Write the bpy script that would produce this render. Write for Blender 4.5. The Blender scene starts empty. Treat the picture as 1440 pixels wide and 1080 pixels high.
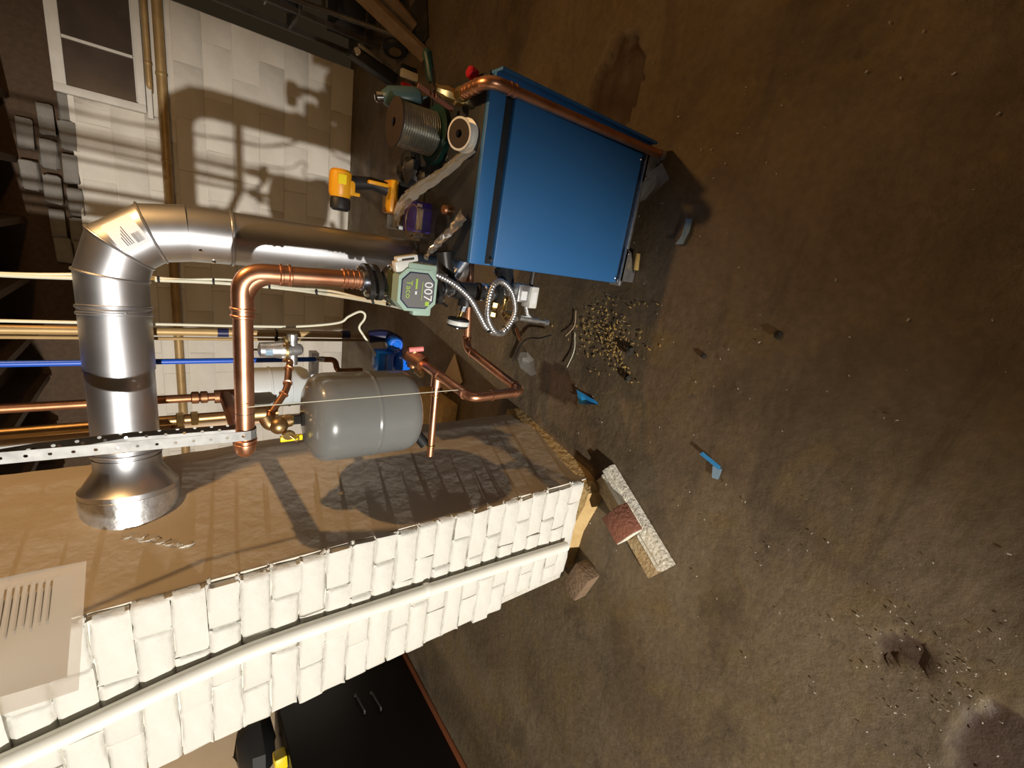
import bpy, bmesh, math, random
from mathutils import Vector, Matrix
random.seed(7)
S = bpy.context.scene
C = bpy.context.collection

# ---------------------------------------------------------------- camera
cam_d = bpy.data.cameras.new('camera')
cam = bpy.data.objects.new('camera', cam_d)
C.objects.link(cam)
CAM_R = ((0.15270596, -0.94759940, -0.28059982),
         (-0.59226428, -0.31504359, 0.74160000),
         (-0.79114089, 0.05294251, -0.60933831))      # world axes in camera terms
m = Matrix.Identity(4)
for i in range(3):
    m[i][0] = CAM_R[i][0]; m[i][1] = -CAM_R[i][1]; m[i][2] = -CAM_R[i][2]
m[0][3], m[1][3], m[2][3] = 0.0, 0.0, 1.5
cam.matrix_world = m
cam_d.sensor_fit = 'HORIZONTAL'; cam_d.sensor_width = 36.0
cam_d.lens = 610.0 / 1440.0 * 36.0
cam_d.clip_start = 0.02; cam_d.clip_end = 60
S.camera = cam

# ---------------------------------------------------------------- world, lights, exposure
S.view_settings.view_transform = 'Standard'
S.view_settings.look = 'None'
S.view_settings.gamma = 1.0
S.view_settings.use_curve_mapping = False
S.view_settings.exposure = 0.0
w = bpy.data.worlds.new('world'); S.world = w; w.use_nodes = True
w.node_tree.nodes['Background'].inputs[0].default_value = (1.0, 0.72, 0.42, 1)
w.node_tree.nodes['Background'].inputs[1].default_value = 0.018

def lamp(name, kind, loc, power, col, aim=None, size=0.05, **kw):
    d = bpy.data.lights.new(name, kind); d.energy = power; d.color = col
    if kind == 'AREA': d.size = size
    else: d.shadow_soft_size = size
    for k, v in kw.items(): setattr(d, k, v)
    o = bpy.data.objects.new(name, d); C.objects.link(o); o.location = loc
    if aim: o.rotation_euler = (Vector(aim) - Vector(loc)).to_track_quat('-Z', 'Y').to_euler()
    return o
# a work lamp far behind the photographer, a warm ceiling bulb above the frame by the boiler, a warm bulb in the room beyond the chimney
lamp('work_lamp_offscreen', 'SPOT', (-2.13, -6.0, 2.15), 3300, (1.0, 0.94, 0.85), aim=(-4.60, 4.95, 0.75), size=0.06,
     spot_size=math.radians(67), spot_blend=0.45)
lamp('ceiling_bulb_offscreen', 'POINT', (0.72, 1.45, 2.06), 42, (1.0, 0.57, 0.22), size=0.025)
lamp('left_room_bulb_offscreen', 'POINT', (-4.15, 2.7, 2.05), 17, (1.0, 0.62, 0.27), size=0.04)

# ---------------------------------------------------------------- materials
MATS = {}
def M(name, col, rough=.5, metal=0., col2=None, scale=6., var=.5, bump=0., bscale=60., rough2=None,
      alpha=1., trans=0., coat=0., detail=5., stretch=None, ior=1.45):
    if name in MATS: return MATS[name]
    mt = bpy.data.materials.new(name); mt.use_nodes = True
    nt = mt.node_tree; N = nt.nodes; L = nt.links
    b = N['Principled BSDF']
    b.inputs['Base Color'].default_value = (*col, 1)
    b.inputs['Roughness'].default_value = rough
    b.inputs['Metallic'].default_value = metal
    b.inputs['IOR'].default_value = ior
    if alpha < 1: b.inputs['Alpha'].default_value = alpha
    if trans: b.inputs['Transmission Weight'].default_value = trans
    if coat: b.inputs['Coat Weight'].default_value = coat
    if col2 or bump or rough2 is not None:
        tc = N.new('ShaderNodeTexCoord'); src = tc.outputs['Object']
        if stretch:
            mp = N.new('ShaderNodeMapping'); mp.inputs['Scale'].default_value = stretch
            L.new(src, mp.inputs['Vector']); src = mp.outputs['Vector']
        n1 = N.new('ShaderNodeTexNoise'); n1.inputs['Scale'].default_value = scale
        n1.inputs['Detail'].default_value = detail; n1.inputs['Roughness'].default_value = .6
        L.new(src, n1.inputs['Vector'])
        rp = N.new('ShaderNodeValToRGB')
        rp.color_ramp.elements[0].position = .5 - var * .4; rp.color_ramp.elements[1].position = .5 + var * .4
        L.new(n1.outputs['Fac'], rp.inputs['Fac'])
        if col2:
            rp.color_ramp.elements[0].color = (*col, 1); rp.color_ramp.elements[1].color = (*col2, 1)
            L.new(rp.outputs['Color'], b.inputs['Base Color'])
        if rough2 is not None:
            mr = N.new('ShaderNodeMapRange'); mr.inputs['To Min'].default_value = rough; mr.inputs['To Max'].default_value = rough2
            L.new(n1.outputs['Fac'], mr.inputs['Value']); L.new(mr.outputs['Result'], b.inputs['Roughness'])
        if bump:
            n2 = N.new('ShaderNodeTexNoise'); n2.inputs['Scale'].default_value = bscale; n2.inputs['Detail'].default_value = 6
            L.new(src, n2.inputs['Vector'])
            bp = N.new('ShaderNodeBump'); bp.inputs['Strength'].default_value = bump; bp.inputs['Distance'].default_value = .02
            L.new(n2.outputs['Fac'], bp.inputs['Height']); L.new(bp.outputs['Normal'], b.inputs['Normal'])
    MATS[name] = mt
    return mt

flue_steel = M('flue_steel', (.56, .57, .60), .34, 1., (.70, .71, .74), 5, .6, rough2=.46)
galv = M('galvanised', (.48, .49, .50), .38, .9, (.70, .71, .72), 45, .5, .1, 60)
copper = M('copper', (.64, .28, .15), .30, 1., (.84, .47, .30), 14, .7, rough2=.42)
strap_m = M('strap_steel', (.22, .22, .215), .55, .55, (.34, .34, .33), 30, .5)
copper_dull = M('copper_dull', (.24, .11, .055), .45, .85, (.42, .20, .10), 16, .7)
brass = M('brass', (.70, .50, .20), .28, 1., (.80, .62, .30), 20, .6)
bronze = M('bronze', (.34, .22, .10), .42, 1., (.48, .32, .16), 20, .6)
chrome = M('chrome', (.80, .80, .80), .14, 1.)
nickel = M('nickel', (.62, .68, .80), .25, 1.)
iron = M('black_iron', (.018, .018, .018), .42, .3, (.04, .037, .034), 20, .6)
rubber = M('black_rubber', (.012, .012, .012), .6)
dark_steel = M('dark_steel', (.05, .048, .045), .5, .6, (.11, .10, .09), 8, .6)
blue_jacket = M('blue_jacket', (.036, .165, .42), .45, 0., (.040, .18, .45), 3, .6)
black_jacket = M('black_jacket', (.010, .012, .016), .45, 0., (.03, .032, .035), 12, .7)
tank_grey = M('tank_grey', (.15, .155, .15), .26, 0., (.17, .175, .17), 6, .6, coat=.3)
white_plastic = M('white_plastic', (.74, .74, .70), .35)
jug_plastic = M('jug_plastic', (.50, .54, .56), .4)
cream_pipe = M('cream_pipe', (.78, .75, .66), .45, 0., (.84, .82, .74), 8, .6)
paint_white = M('white_paint', (.58, .56, .50), .6, 0., (.66, .65, .60), 9, .7, .45, 18)
mortar_white = M('mortar_paint', (.52, .49, .43), .6, 0., (.62, .60, .54), 14, .7, .5, 30)
mortar_bare = M('bare_mortar', (.42, .27, .10), .9, 0., (.58, .42, .20), 14, .6, .6, 40)
parging = M('parging', (.58, .52, .43), .8, 0., (.68, .62, .53), 5, .7, .10, 30)
block_paint = M('block_paint', (.60, .56, .48), .8, 0., (.74, .71, .65), 3.2, .7, .5, 9)
block_grey = M('block_grey', (.16, .15, .135), .9, 0., (.26, .245, .22), 8, .7, .4, 30)
wood_dark = M('joist_wood', (.050, .028, .014), .8, 0., (.09, .055, .03), 5, .7, .2, 20, stretch=(6, 1, 6))
wood_plank = M('plank_wood', (.17, .11, .055), .7, 0., (.25, .17, .095), 5, .7, .15, 20, stretch=(6, 6, 1))
board_white = M('board_white', (.66, .62, .50), .7, 0., (.80, .77, .68), 22, .6, .5, 60)
board_tan = M('board_tan', (.36, .25, .12), .85, 0., (.50, .38, .22), 20, .6, .5, 60)
red_brick = M('red_brick', (.20, .075, .045), .85, 0., (.30, .12, .075), 26, .6, .4, 70)
old_brick = M('old_brick', (.14, .085, .05), .9, 0., (.22, .15, .09), 20, .6, .5, 60)
cardboard = M('cardboard', (.50, .36, .22), .8, 0., (.58, .44, .29), 9, .5)
pump_green = M('pump_green', (.36, .50, .42), .5)
pump_olive = M('pump_olive', (.07, .08, .035), .5)
label_grey = M('label_grey', (.17, .17, .17), .45)
label_green = M('label_green', (.40, .60, .08), .5)
print_white = M('print_white', (.85, .86, .88), .5)
print_black = M('print_black', (.03, .03, .03), .6)
valve_blue = M('valve_blue', (.006, .14, .72), .3)
navy = M('navy', (.012, .014, .06), .4)
pink = M('pink_tube', (.75, .25, .25), .5)
pex_blue = M('pex_blue', (.015, .09, .52), .35)
tool_yellow = M('tool_yellow', (.72, .33, .012), .4)
tool_black = M('tool_black', (.014, .014, .015), .5)
tag_yellow = M('tag_yellow', (.85, .68, .01), .4)
teal = M('teal_plastic', (.05, .10, .11), .35)
green_plastic = M('green_plastic', (.006, .032, .024), .4)
red_plastic = M('red_plastic', (.50, .012, .03), .4)
violet_box = M('violet_box', (.03, .012, .16), .6)
solder = M('solder_wire', (.42, .42, .38), .28, .95, (.58, .58, .53), 30, .6)
spool_brown = M('spool_board', (.032, .018, .012), .7)
cable_white = M('cable_sheath', (.68, .66, .52), .45)
cloudy = M('clear_film', (.62, .63, .61), .10, 0., alpha=.20)
film_blue = M('blue_film', (.03, .30, .72), .25, 0., alpha=.9)
film_pale = M('pale_blue_film', (.30, .48, .66), .2, 0., alpha=.6)
jar_clear = M('clear_jar', (.95, .95, .93), .04, 0., trans=1., ior=1.18)
foil = M('foil', (.70, .70, .70), .2, .9, (.85, .85, .85), 20, .5)
paper = M('paper', (.62, .56, .46), .7, 0., (.70, .65, .56), 4, .5)
sleeve = M('sleeve_film', (.80, .76, .68), .2, 0., alpha=.4)
print_faint = M('faint_print', (.46, .42, .35), .8)
glass_dark = M('window_glass', (.035, .025, .02), .25, 0., (.07, .05, .04), 4, .6)
frame_white = M('frame_paint', (.58, .56, .50), .6, 0., (.70, .68, .63), 10, .6)
tank_black = M('black_enamel', (.0035, .0035, .004), .38)
rust = M('rust', (.20, .06, .02), .7, .2)
plaster = M('ochre_plaster', (.64, .54, .40), .8, 0., (.72, .63, .49), 2, .6, .1, 8)
conduit_m = M('ochre_pipe', (.34, .22, .09), .5, .3, (.48, .33, .15), 9, .6)
pebble_m = M('pebble', (.55, .52, .46), .8)
shaving_m = M('shaving', (.75, .52, .18), .5, .2, (.55, .36, .12), 30)
dark_lump = M('dark_lump', (.03, .024, .018), .9)

# ---------------------------------------------------------------- mesh builder
V = Vector
def frame(d):
    d = V(d).normalized()
    a = V((0, 0, 1)) if abs(d.z) < .9 else V((1, 0, 0))
    u = d.cross(a).normalized(); v = d.cross(u).normalized()
    return u, v
class MB:
    def __init__(s): s.v = []; s.f = []
    def add(s, vs, fs):
        k = len(s.v); s.v += [tuple(p) for p in vs]; s.f += [tuple(i + k for i in f) for f in fs]; return s
    def box(s, c, size, rot=None, taper=1.0):
        hx, hy, hz = (q / 2 for q in size); vs = []
        for z in (-1, 1):
            t = taper if z > 0 else 1
            for x, y in ((-1, -1), (1, -1), (1, 1), (-1, 1)):
                p = V((x * hx * t, y * hy * t, z * hz))
                if rot is not None: p = rot @ p
                vs.append(p + V(c))
        return s.add(vs, [(3, 2, 1, 0), (4, 5, 6, 7), (0, 1, 5, 4), (1, 2, 6, 5), (2, 3, 7, 6), (3, 0, 4, 7)])
    def cbox(s, c, size, b=.004, rot=None):          # box with chamfered edges
        hx, hy, hz = (q / 2 for q in size); b = min(b, hx * .9, hy * .9, hz * .9)
        bm = bmesh.new()
        bmesh.ops.create_cube(bm, size=1)
        for q in bm.verts: q.co = V((q.co.x * 2 * hx, q.co.y * 2 * hy, q.co.z * 2 * hz))
        bmesh.ops.bevel(bm, geom=bm.edges[:], offset=b, segments=2, affect='EDGES', profile=.5)
        bm.verts.ensure_lookup_table()
        vs = [(rot @ q.co if rot is not None else q.co) + V(c) for q in bm.verts]
        fs = [[q.index for q in f.verts] for f in bm.faces]
        bm.free(); return s.add(vs, fs)
    def tube(s, path, r, n=14, cap=True):
        path = [V(p) for p in path]
        rs = r if isinstance(r, (list, tuple)) else [r] * len(path)
        T = []
        for i in range(len(path)):
            a = path[max(i - 1, 0)]; b = path[min(i + 1, len(path) - 1)]
            t = (b - a)
            T.append(t.normalized() if t.length > 1e-9 else (T[-1] if T else V((0, 0, 1))))
        u, _ = frame(T[0]); vs = []
        for i, p in enumerate(path):
            u = (u - T[i] * u.dot(T[i])).normalized(); v = T[i].cross(u)
            for k in range(n):
                a = 2 * math.pi * k / n
                vs.append(p + (u * math.cos(a) + v * math.sin(a)) * rs[i])
        fs = []
        for i in range(len(path) - 1):
            for k in range(n):
                k2 = (k + 1) % n
                fs.append((i * n + k, i * n + k2, (i + 1) * n + k2, (i + 1) * n + k))
        if cap:
            fs.append(tuple(reversed(range(n)))); e = (len(path) - 1) * n; fs.append(tuple(e + k for k in range(n)))
        return s.add(vs, fs)
    def lathe(s, prof, o, axis=(0, 0, 1), n=24, cap=True):   # prof: (radius, distance along axis)
        ax = V(axis).normalized()
        return s.tubeax([V(o) + ax * t for _, t in prof], [q for q, _ in prof], ax, n, cap)
    def tubeax(s, pts, rs, ax, n, cap=True):
        u, v = frame(ax); vs = []; fs = []
        for p, r in zip(pts, rs):
            for k in range(n):
                a = -2 * math.pi * k / n
                vs.append(p + (u * math.cos(a) + v * math.sin(a)) * max(r, 1e-5))
        for i in range(len(pts) - 1):
            for k in range(n):
                k2 = (k + 1) % n
                fs.append((i * n + k, (i + 1) * n + k, (i + 1) * n + k2, i * n + k2))
        if cap:
            fs.append(tuple(range(n))); e = (len(pts) - 1) * n; fs.append(tuple(e + k for k in reversed(range(n))))
        return s.add(vs, fs)
    def prism(s, poly, o, u, v, w):                  # polygon in u,v swept along w
        o, u, v, w = V(o), V(u), V(v), V(w); n = len(poly)
        a = [o + u * p[0] + v * p[1] for p in poly]
        return s.add(a + [p + w for p in a], [tuple(reversed(range(n))), tuple(range(n, 2 * n))] +
                     [(k, (k + 1) % n, n + (k + 1) % n, n + k) for k in range(n)])
    def ball(s, c, r, n=14, m=9, sc=(1, 1, 1)):
        vs = []; fs = []
        for i in range(m + 1):
            t = math.pi * i / m
            for k in range(n):
                a = 2 * math.pi * k / n
                vs.append(V(c) + V((r * sc[0] * math.sin(t) * math.cos(a), r * sc[1] * math.sin(t) * math.sin(a), r * sc[2] * math.cos(t))))
        for i in range(m):
            for k in range(n):
                k2 = (k + 1) % n
                fs.append((i * n + k, (i + 1) * n + k, (i + 1) * n + k2, i * n + k2))
        return s.add(vs, fs)
    def lump(s, c, r, sc=(1, 1, 1), jit=.25, seed=0):
        rnd = random.Random(seed); k = len(s.v); s.ball(c, r, 8, 5, sc)
        for i in range(k, len(s.v)):
            p = V(s.v[i]) - V(c); s.v[i] = tuple(V(c) + p * (1 + rnd.uniform(-jit, jit)))
        return s
    def build(s, name, mat, parent=None, angle=35, recalc=True):
        me = bpy.data.meshes.new(name)
        if parent is not None: off = ROOT[parent.name]
        else:
            zs = [p[2] for p in s.v]; off = V((sum(p[0] for p in s.v) / len(s.v), sum(p[1] for p in s.v) / len(s.v), min(zs)))
        me.from_pydata([tuple(V(p) - off) for p in s.v], [], s.f); me.update()
        if recalc:
            bm = bmesh.new(); bm.from_mesh(me)
            bmesh.ops.remove_doubles(bm, verts=bm.verts[:], dist=2e-5)
            bmesh.ops.recalc_face_normals(bm, faces=bm.faces[:]); bm.to_mesh(me); bm.free()
        me.shade_smooth(); me.set_sharp_from_angle(angle=math.radians(angle))
        me.materials.append(mat)
        o = bpy.data.objects.new(name, me); C.objects.link(o)
        if parent is not None:
            o.parent = parent
            ROOT[o.name] = off
        else:
            o.location = off; ROOT[o.name] = off.copy()
        return o
ROOT = {}
def thing(name, label, cat, loc, group=None, kind=None):
    o = bpy.data.objects.new(name, None); C.objects.link(o); o.location = loc; o.empty_display_size = .05
    ROOT[o.name] = V(loc)
    return tag(o, label, cat, group, kind)
def tag(o, label=None, cat=None, group=None, kind=None):
    if label: o['label'] = label
    if cat: o['category'] = cat
    if group: o['group'] = group
    if kind: o['kind'] = kind
    return o
def fillet(pts, r, n=7):
    pts = [V(p) for p in pts]; out = [pts[0]]
    rr = r if isinstance(r, (list, tuple)) else [r] * len(pts)
    for i in range(1, len(pts) - 1):
        a = (pts[i - 1] - pts[i]); b = (pts[i + 1] - pts[i])
        d = min(rr[i], a.length * .49, b.length * .49)
        p0 = pts[i] + a.normalized() * d; p2 = pts[i] + b.normalized() * d
        for k in range(n + 1):
            t = k / n; out.append(p0 * (1 - t) ** 2 + pts[i] * 2 * t * (1 - t) + p2 * t * t)
    out.append(pts[-1]); return out
def spline(pts, n=8):                                # Catmull-Rom
    pts = [V(p) for p in pts]; q = [pts[0] * 2 - pts[1]] + pts + [pts[-1] * 2 - pts[-2]]; out = []
    for i in range(1, len(q) - 2):
        for k in range(n):
            t = k / n
            out.append(.5 * ((2 * q[i]) + (q[i + 1] - q[i - 1]) * t + (2 * q[i - 1] - 5 * q[i] + 4 * q[i + 1] - q[i + 2]) * t * t
                             + (-q[i - 1] + 3 * q[i] - 3 * q[i + 1] + q[i + 2]) * t ** 3))
    out.append(pts[-1]); return out
def ring(mb, c, ax, r, h=.008, n=20, bulge=.0035):
    return mb.lathe([(r, -h / 2), (r + bulge, -h / 4), (r + bulge, h / 4), (r, h / 2)], c, ax, n)
def text(body, size, o, u, v, mat, parent, name='lettering', align='CENTER', lift=.0006):
    cu = bpy.data.curves.new('t', 'FONT'); cu.body = body; cu.size = size; cu.align_x = align; cu.align_y = 'CENTER'; cu.extrude = .0004
    cu.resolution_u = 3
    ob = bpy.data.objects.new('t', cu); C.objects.link(ob)
    dg = bpy.context.evaluated_depsgraph_get()
    me = bpy.data.meshes.new_from_object(ob.evaluated_get(dg))
    u, v = V(u).normalized(), V(v).normalized(); w_ = u.cross(v)
    mb = MB(); mb.add([V(o) + u * p.co.x + v * p.co.y + w_ * (p.co.z + lift) for p in me.vertices], [tuple(f.vertices) for f in me.polygons])
    bpy.data.objects.remove(ob); bpy.data.curves.remove(cu); bpy.data.meshes.remove(me)
    return mb.build(name, mat, parent, recalc=False)
def rotm(ax, deg): return Matrix.Rotation(math.radians(deg), 3, ax)

# ================================================================ SETTING
# ---- floor with pits and stains
def inpoly(x, y, P):
    c = False; n = len(P)
    for i in range(n):
        x1, y1 = P[i]; x2, y2 = P[(i + 1) % n]
        if (y1 > y) != (y2 > y) and x < (x2 - x1) * (y - y1) / (y2 - y1) + x1: c = not c
    return c
PIT = [(.60, 1.36), (.74, 1.33), (.90, 1.40), (.93, 1.50), (.80, 1.60), (.66, 1.62), (.52, 1.50)]
PIT2 = [(-.86, .07), (-.80, .03), (-.80, -.03), (-.86, -.04), (-.875, -.02), (-.865, -.005), (-.90, .04)]
PIT3 = [(-.98, -.12), (-.84, -.15), (-.80, -.24), (-1.02, -.30), (-1.10, -.2)]
PLATE = [(-.47, 1.47), (-.50, 1.64), (-.66, 1.61), (-.64, 1.34), (-.57, 1.32)]
def make_floor():
    xs = []; x = -5.0
    while x < 2.6:
        xs.append(x); x += .018 if -1.1 < x < 1.0 else .06
    ys = []; y = -1.4
    while y < 5.1:
        ys.append(y); y += .018 if -.35 < y < 1.75 else .06
    nx, ny = len(xs), len(ys); vs = []; cols = []
    from mathutils import noise
    NZf = noise.noise
    for y in ys:
        for x in xs:
            z = -.004 + .006 * noise.noise(V((x * 1.7, y * 1.7, 0))) + .0016 * noise.noise(V((x * 16, y * 16, 3)))
            jx = x + .02 * noise.noise(V((x * 14, y * 14, 9))); jy = y + .02 * noise.noise(V((x * 14, y * 14, 17)))
            d = 0.
            if inpoly(jx, jy, PIT): z -= .03 + .012 * noise.noise(V((x * 22, y * 22, 5))); d = .8 + .3 * noise.noise(V((x * 11, y * 11, 5)))
            if inpoly(x, y, PIT2): z -= .012; d = .85
            if inpoly(jx, jy, PIT3): z -= .015; d = .9 + .2 * noise.noise(V((x * 20, y * 20, 5)))
            if inpoly(x, y, PLATE): z -= .006; d = .8
            wv = NZf(V((x * 5, y * 5, 21)))
            tt = max(0., min(1., (.66 - y) / .55)); cx_ = -.57 - .16 * tt
            d += .42 * math.exp(-((x - cx_) / (.03 + .02 * wv)) ** 2) * (1 if 0 < tt < 1 else 0) * (.7 + .8 * NZf(V((x * 16, y * 5, 2))))
            vs.append((x, y, z)); cols.append(max(0, min(1, d)))
    fs = [(j * nx + i, j * nx + i + 1, (j + 1) * nx + i + 1, (j + 1) * nx + i) for j in range(ny - 1) for i in range(nx - 1)]
    me = bpy.data.meshes.new('floor'); me.from_pydata(vs, [], fs); me.update()
    at = me.attributes.new('stain', 'FLOAT', 'POINT'); at.data.foreach_set('value', cols)
    me.shade_smooth()
    mt = bpy.data.materials.new('cellar_concrete'); mt.use_nodes = True
    N = mt.node_tree.nodes; L = mt.node_tree.links; b = N['Principled BSDF']
    tc = N.new('ShaderNodeTexCoord')
    def noise_n(sc, det=6, dist=0., rough=.6, mp=None):
        n = N.new('ShaderNodeTexNoise'); n.inputs['Scale'].default_value = sc; n.inputs['Detail'].default_value = det
        n.inputs['Distortion'].default_value = dist; n.inputs['Roughness'].default_value = rough
        if mp:
            q = N.new('ShaderNodeMapping'); q.inputs['Scale'].default_value = mp[0]; q.inputs['Rotation'].default_value = (0, 0, mp[1])
            L.new(tc.outputs['Object'], q.inputs['Vector']); L.new(q.outputs['Vector'], n.inputs['Vector'])
        else: L.new(tc.outputs['Object'], n.inputs['Vector'])
        return n.outputs['Fac']
    def ramp(fac, a, b_, ca, cb):
        r = N.new('ShaderNodeValToRGB'); r.color_ramp.elements[0].position = a; r.color_ramp.elements[1].position = b_
        r.color_ramp.elements[0].color = (*ca, 1); r.color_ramp.elements[1].color = (*cb, 1); L.new(fac, r.inputs['Fac']); return r.outputs['Color']
    def mix(fac, a, b_, bt='MIX'):
        q = N.new('ShaderNodeMix'); q.data_type = 'RGBA'; q.blend_type = bt
        if isinstance(fac, float): q.inputs['Factor'].default_value = fac
        else: L.new(fac, q.inputs['Factor'])
        L.new(a, q.inputs['A']) if not isinstance(a, tuple) else setattr(q.inputs['A'], 'default_value', (*a, 1))
        L.new(b_, q.inputs['B']) if not isinstance(b_, tuple) else setattr(q.inputs['B'], 'default_value', (*b_, 1))
        return q.outputs['Result']
    base = ramp(noise_n(1.6, 7, .6), .34, .66, (.105, .073, .040), (.185, .136, .080))
    warm = ramp(noise_n(3.1, 5, 1.0), .52, .68, (0, 0, 0), (1, 1, 1))
    base = mix(warm, base, (.165, .115, .050))
    dark = ramp(noise_n(2.2, 7, .8, .65, ((.6, 2.0, 1), .8)), .52, .68, (0, 0, 0), (.85, .85, .85))
    base = mix(dark, base, (.075, .052, .030))
    fine = ramp(noise_n(38, 5), .35, .7, (.82, .82, .82), (1.1, 1.1, 1.1))
    base = mix(1.0, base, fine, 'MULTIPLY')
    spots = ramp(noise_n(11, 3), .66, .74, (0, 0, 0), (.6, .6, .6))
    base = mix(spots, base, (.05, .034, .02))
    a = N.new('ShaderNodeAttribute'); a.attribute_name = 'stain'
    base = mix(a.outputs['Fac'], base, (.050, .024, .012))
    L.new(base, b.inputs['Base Color'])
    mr = N.new('ShaderNodeMapRange'); mr.inputs['From Min'].default_value = .35; mr.inputs['From Max'].default_value = .65
    mr.inputs['To Min'].default_value = .42; mr.inputs['To Max'].default_value = .85
    L.new(noise_n(2.4, 5, .5), mr.inputs['Value']); L.new(mr.outputs['Result'], b.inputs['Roughness'])
    bp = N.new('ShaderNodeBump'); bp.inputs['Strength'].default_value = .35; bp.inputs['Distance'].default_value = .02
    L.new(noise_n(30, 8, 0, .7), bp.inputs['Height']); L.new(bp.outputs['Normal'], b.inputs['Normal'])
    me.materials.append(mt)
    o = bpy.data.objects.new('floor', me); C.objects.link(o); ROOT[o.name] = V((0, 0, 0))
    tag(o, 'brown stained rough concrete cellar floor', None, None, 'structure')
    o['label'] = 'brown stained rough concrete cellar floor'
    return o
floor = make_floor()

# ---- back wall of painted blocks
YW = 4.95
wall_back = MB().box((-1.77, YW + .1035, 1.0), (6.46, .2, 2.06)).build('wall_back', block_paint)
tag(wall_back, 'cream painted concrete block wall behind the boiler', None, None, 'structure')
def block_mesh(name, L_, H_, D_, mat, seed, b=.006, jit=.002):
    rnd = random.Random(seed); mb = MB().cbox((0, 0, 0), (L_, D_, H_), b)
    mb.v = [(x + rnd.uniform(-jit, jit), y + rnd.uniform(-jit, jit), z + rnd.uniform(-jit, jit)) for x, y, z in mb.v]
    me = bpy.data.meshes.new(name); me.from_pydata(mb.v, [], mb.f); me.update(); me.materials.append(mat)
    me.shade_smooth(); me.set_sharp_from_angle(angle=math.radians(50)); return me
def put(me, name, parent, loc, rot=(0, 0, 0), scale=(1, 1, 1)):
    o = bpy.data.objects.new(name, me); C.objects.link(o)
    o.location = V(loc) - (ROOT[parent.name] if parent is not None else V((0, 0, 0)))
    o.rotation_euler = rot; o.scale = scale
    if parent is not None: o.parent = parent
    return o
WIN = (.62, 1.46, 1.58, 2.09)
bl = [block_mesh('block', .3965, .1965, .07, block_paint, k, .004, .0015) for k in range(4)]
blh = [block_mesh('block', .1965, .1965, .07, block_paint, 20 + k, .004, .0015) for k in range(2)]
for r in range(10):
    z = .1 + r * .2
    x = 1.46 - (.2 if r % 2 == 0 else .0)
    if r % 2: 
        if z < 1.55: put(blh[r % 2], 'block', wall_back, (1.36, YW + .032, z))
        x = 1.46 - .2
    else: x = 1.46
    while x > -3.4:
        xc = x - .2
        if not (z > 1.5 and xc + .2 > WIN[0]):
            put(random.choice(bl), 'block', wall_back, (xc, YW + .032 + random.uniform(-.0015, .0015), z), (0, random.choice((0, math.pi)), 0))
        elif xc - .2 < WIN[0] - .05:
            L2 = WIN[0] - (xc - .2)
            put(bl[0], 'block', wall_back, ((xc - .2 + WIN[0]) / 2, YW + .032, z), (0, 0, 0), (L2 / .4, 1, 1))
        x -= .4
# loose grey bricks packed between the joists above the wall
gb = [block_mesh('brick', .20, .09, .12, block_grey, 40 + k, .010, .009) for k in range(3)]
for i, (x, z) in enumerate([(.52, 2.04), (.34, 2.05), (.11, 2.06), (-.12, 2.05), (-.35, 2.06), (.42, 2.16), (.19, 2.17), (-.06, 2.17), (-.30, 2.17),
                            (-.52, 2.05), (-.50, 2.16), (-.75, 2.06), (-.98, 2.06), (-1.22, 2.05), (.30, 2.28), (.02, 2.28)]):
    put(gb[i % 3], 'brick', wall_back, (x, YW + .06 + random.uniform(-.02, .03), z), (0, random.uniform(-.03, .03), random.uniform(-.06, .06)))

wall_left = MB().box((-4.75, 1.9, 1.2), (.15, 6.6, 2.6)).build('wall_left', plaster); tag(wall_left, 'ochre lit plaster wall beyond the chimney', None, None, 'structure')
wall_right = MB().box((2.5, 1.9, 1.2), (.15, 6.6, 2.6)).build('wall_right', parging); tag(wall_right, 'plain cellar side wall in shadow', None, None, 'structure')
ceiling = MB().box((-1.1, 1.85, 2.56), (7.6, 6.6, .05)).build('ceiling', wood_dark); tag(ceiling, 'dark wooden subfloor overhead', None, None, 'structure')
jm = MB().box((0, 0, 0), (.045, 6.2, .2)); jme = bpy.data.meshes.new('joist'); jme.from_pydata(jm.v, [], jm.f); jme.update(); jme.materials.append(wood_dark)
for k in range(17): put(jme, 'joist', ceiling, (-4.4 + k * .41, 1.85, 2.435))

MB().box((-1.1, 5.06, 2.29), (7.2, .06, .52)).build('rim_joist', wood_dark, ceiling)
# ---- window in the back wall
win = MB()
x0, x1, z0, z1 = WIN
Yf = YW - .03
for a, b_, c_, d_ in ((x0, x0 + .055, z0, z1), (x1 - .055, x1, z0, z1)): win.cbox(((a + b_) / 2, Yf, (c_ + d_) / 2), (b_ - a, .06, d_ - c_), .004)
win.cbox(((x0 + x1) / 2, Yf, z1 - .035), (x1 - x0 - .11, .06, .07), .004)
win.cbox(((x0 + x1) / 2, Yf, z0 + .025), (x1 - x0 - .11, .06, .05), .004)
window = win.build('window_1', frame_white); tag(window, 'small white framed cellar window near the ceiling', None, None, 'structure')
MB().cbox((.985, Yf + .005, (z0 + z1) / 2), (.02, .03, z1 - z0 - .12), .003).build('mullion', frame_white, window)
for a, b_ in ((x0 + .055, .975), (.995, x1 - .055)):
    MB().box(((a + b_) / 2, Yf + .012, (z0 + z1) / 2), (b_ - a, .006, z1 - z0 - .12)).build('pane', glass_dark, window)
MB().cbox(((x0 + x1) / 2 - .02, YW - .03, z0 - .022), (x1 - x0 + .02, .06, .035), .005).build('window_sill', frame_white, window)

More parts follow.
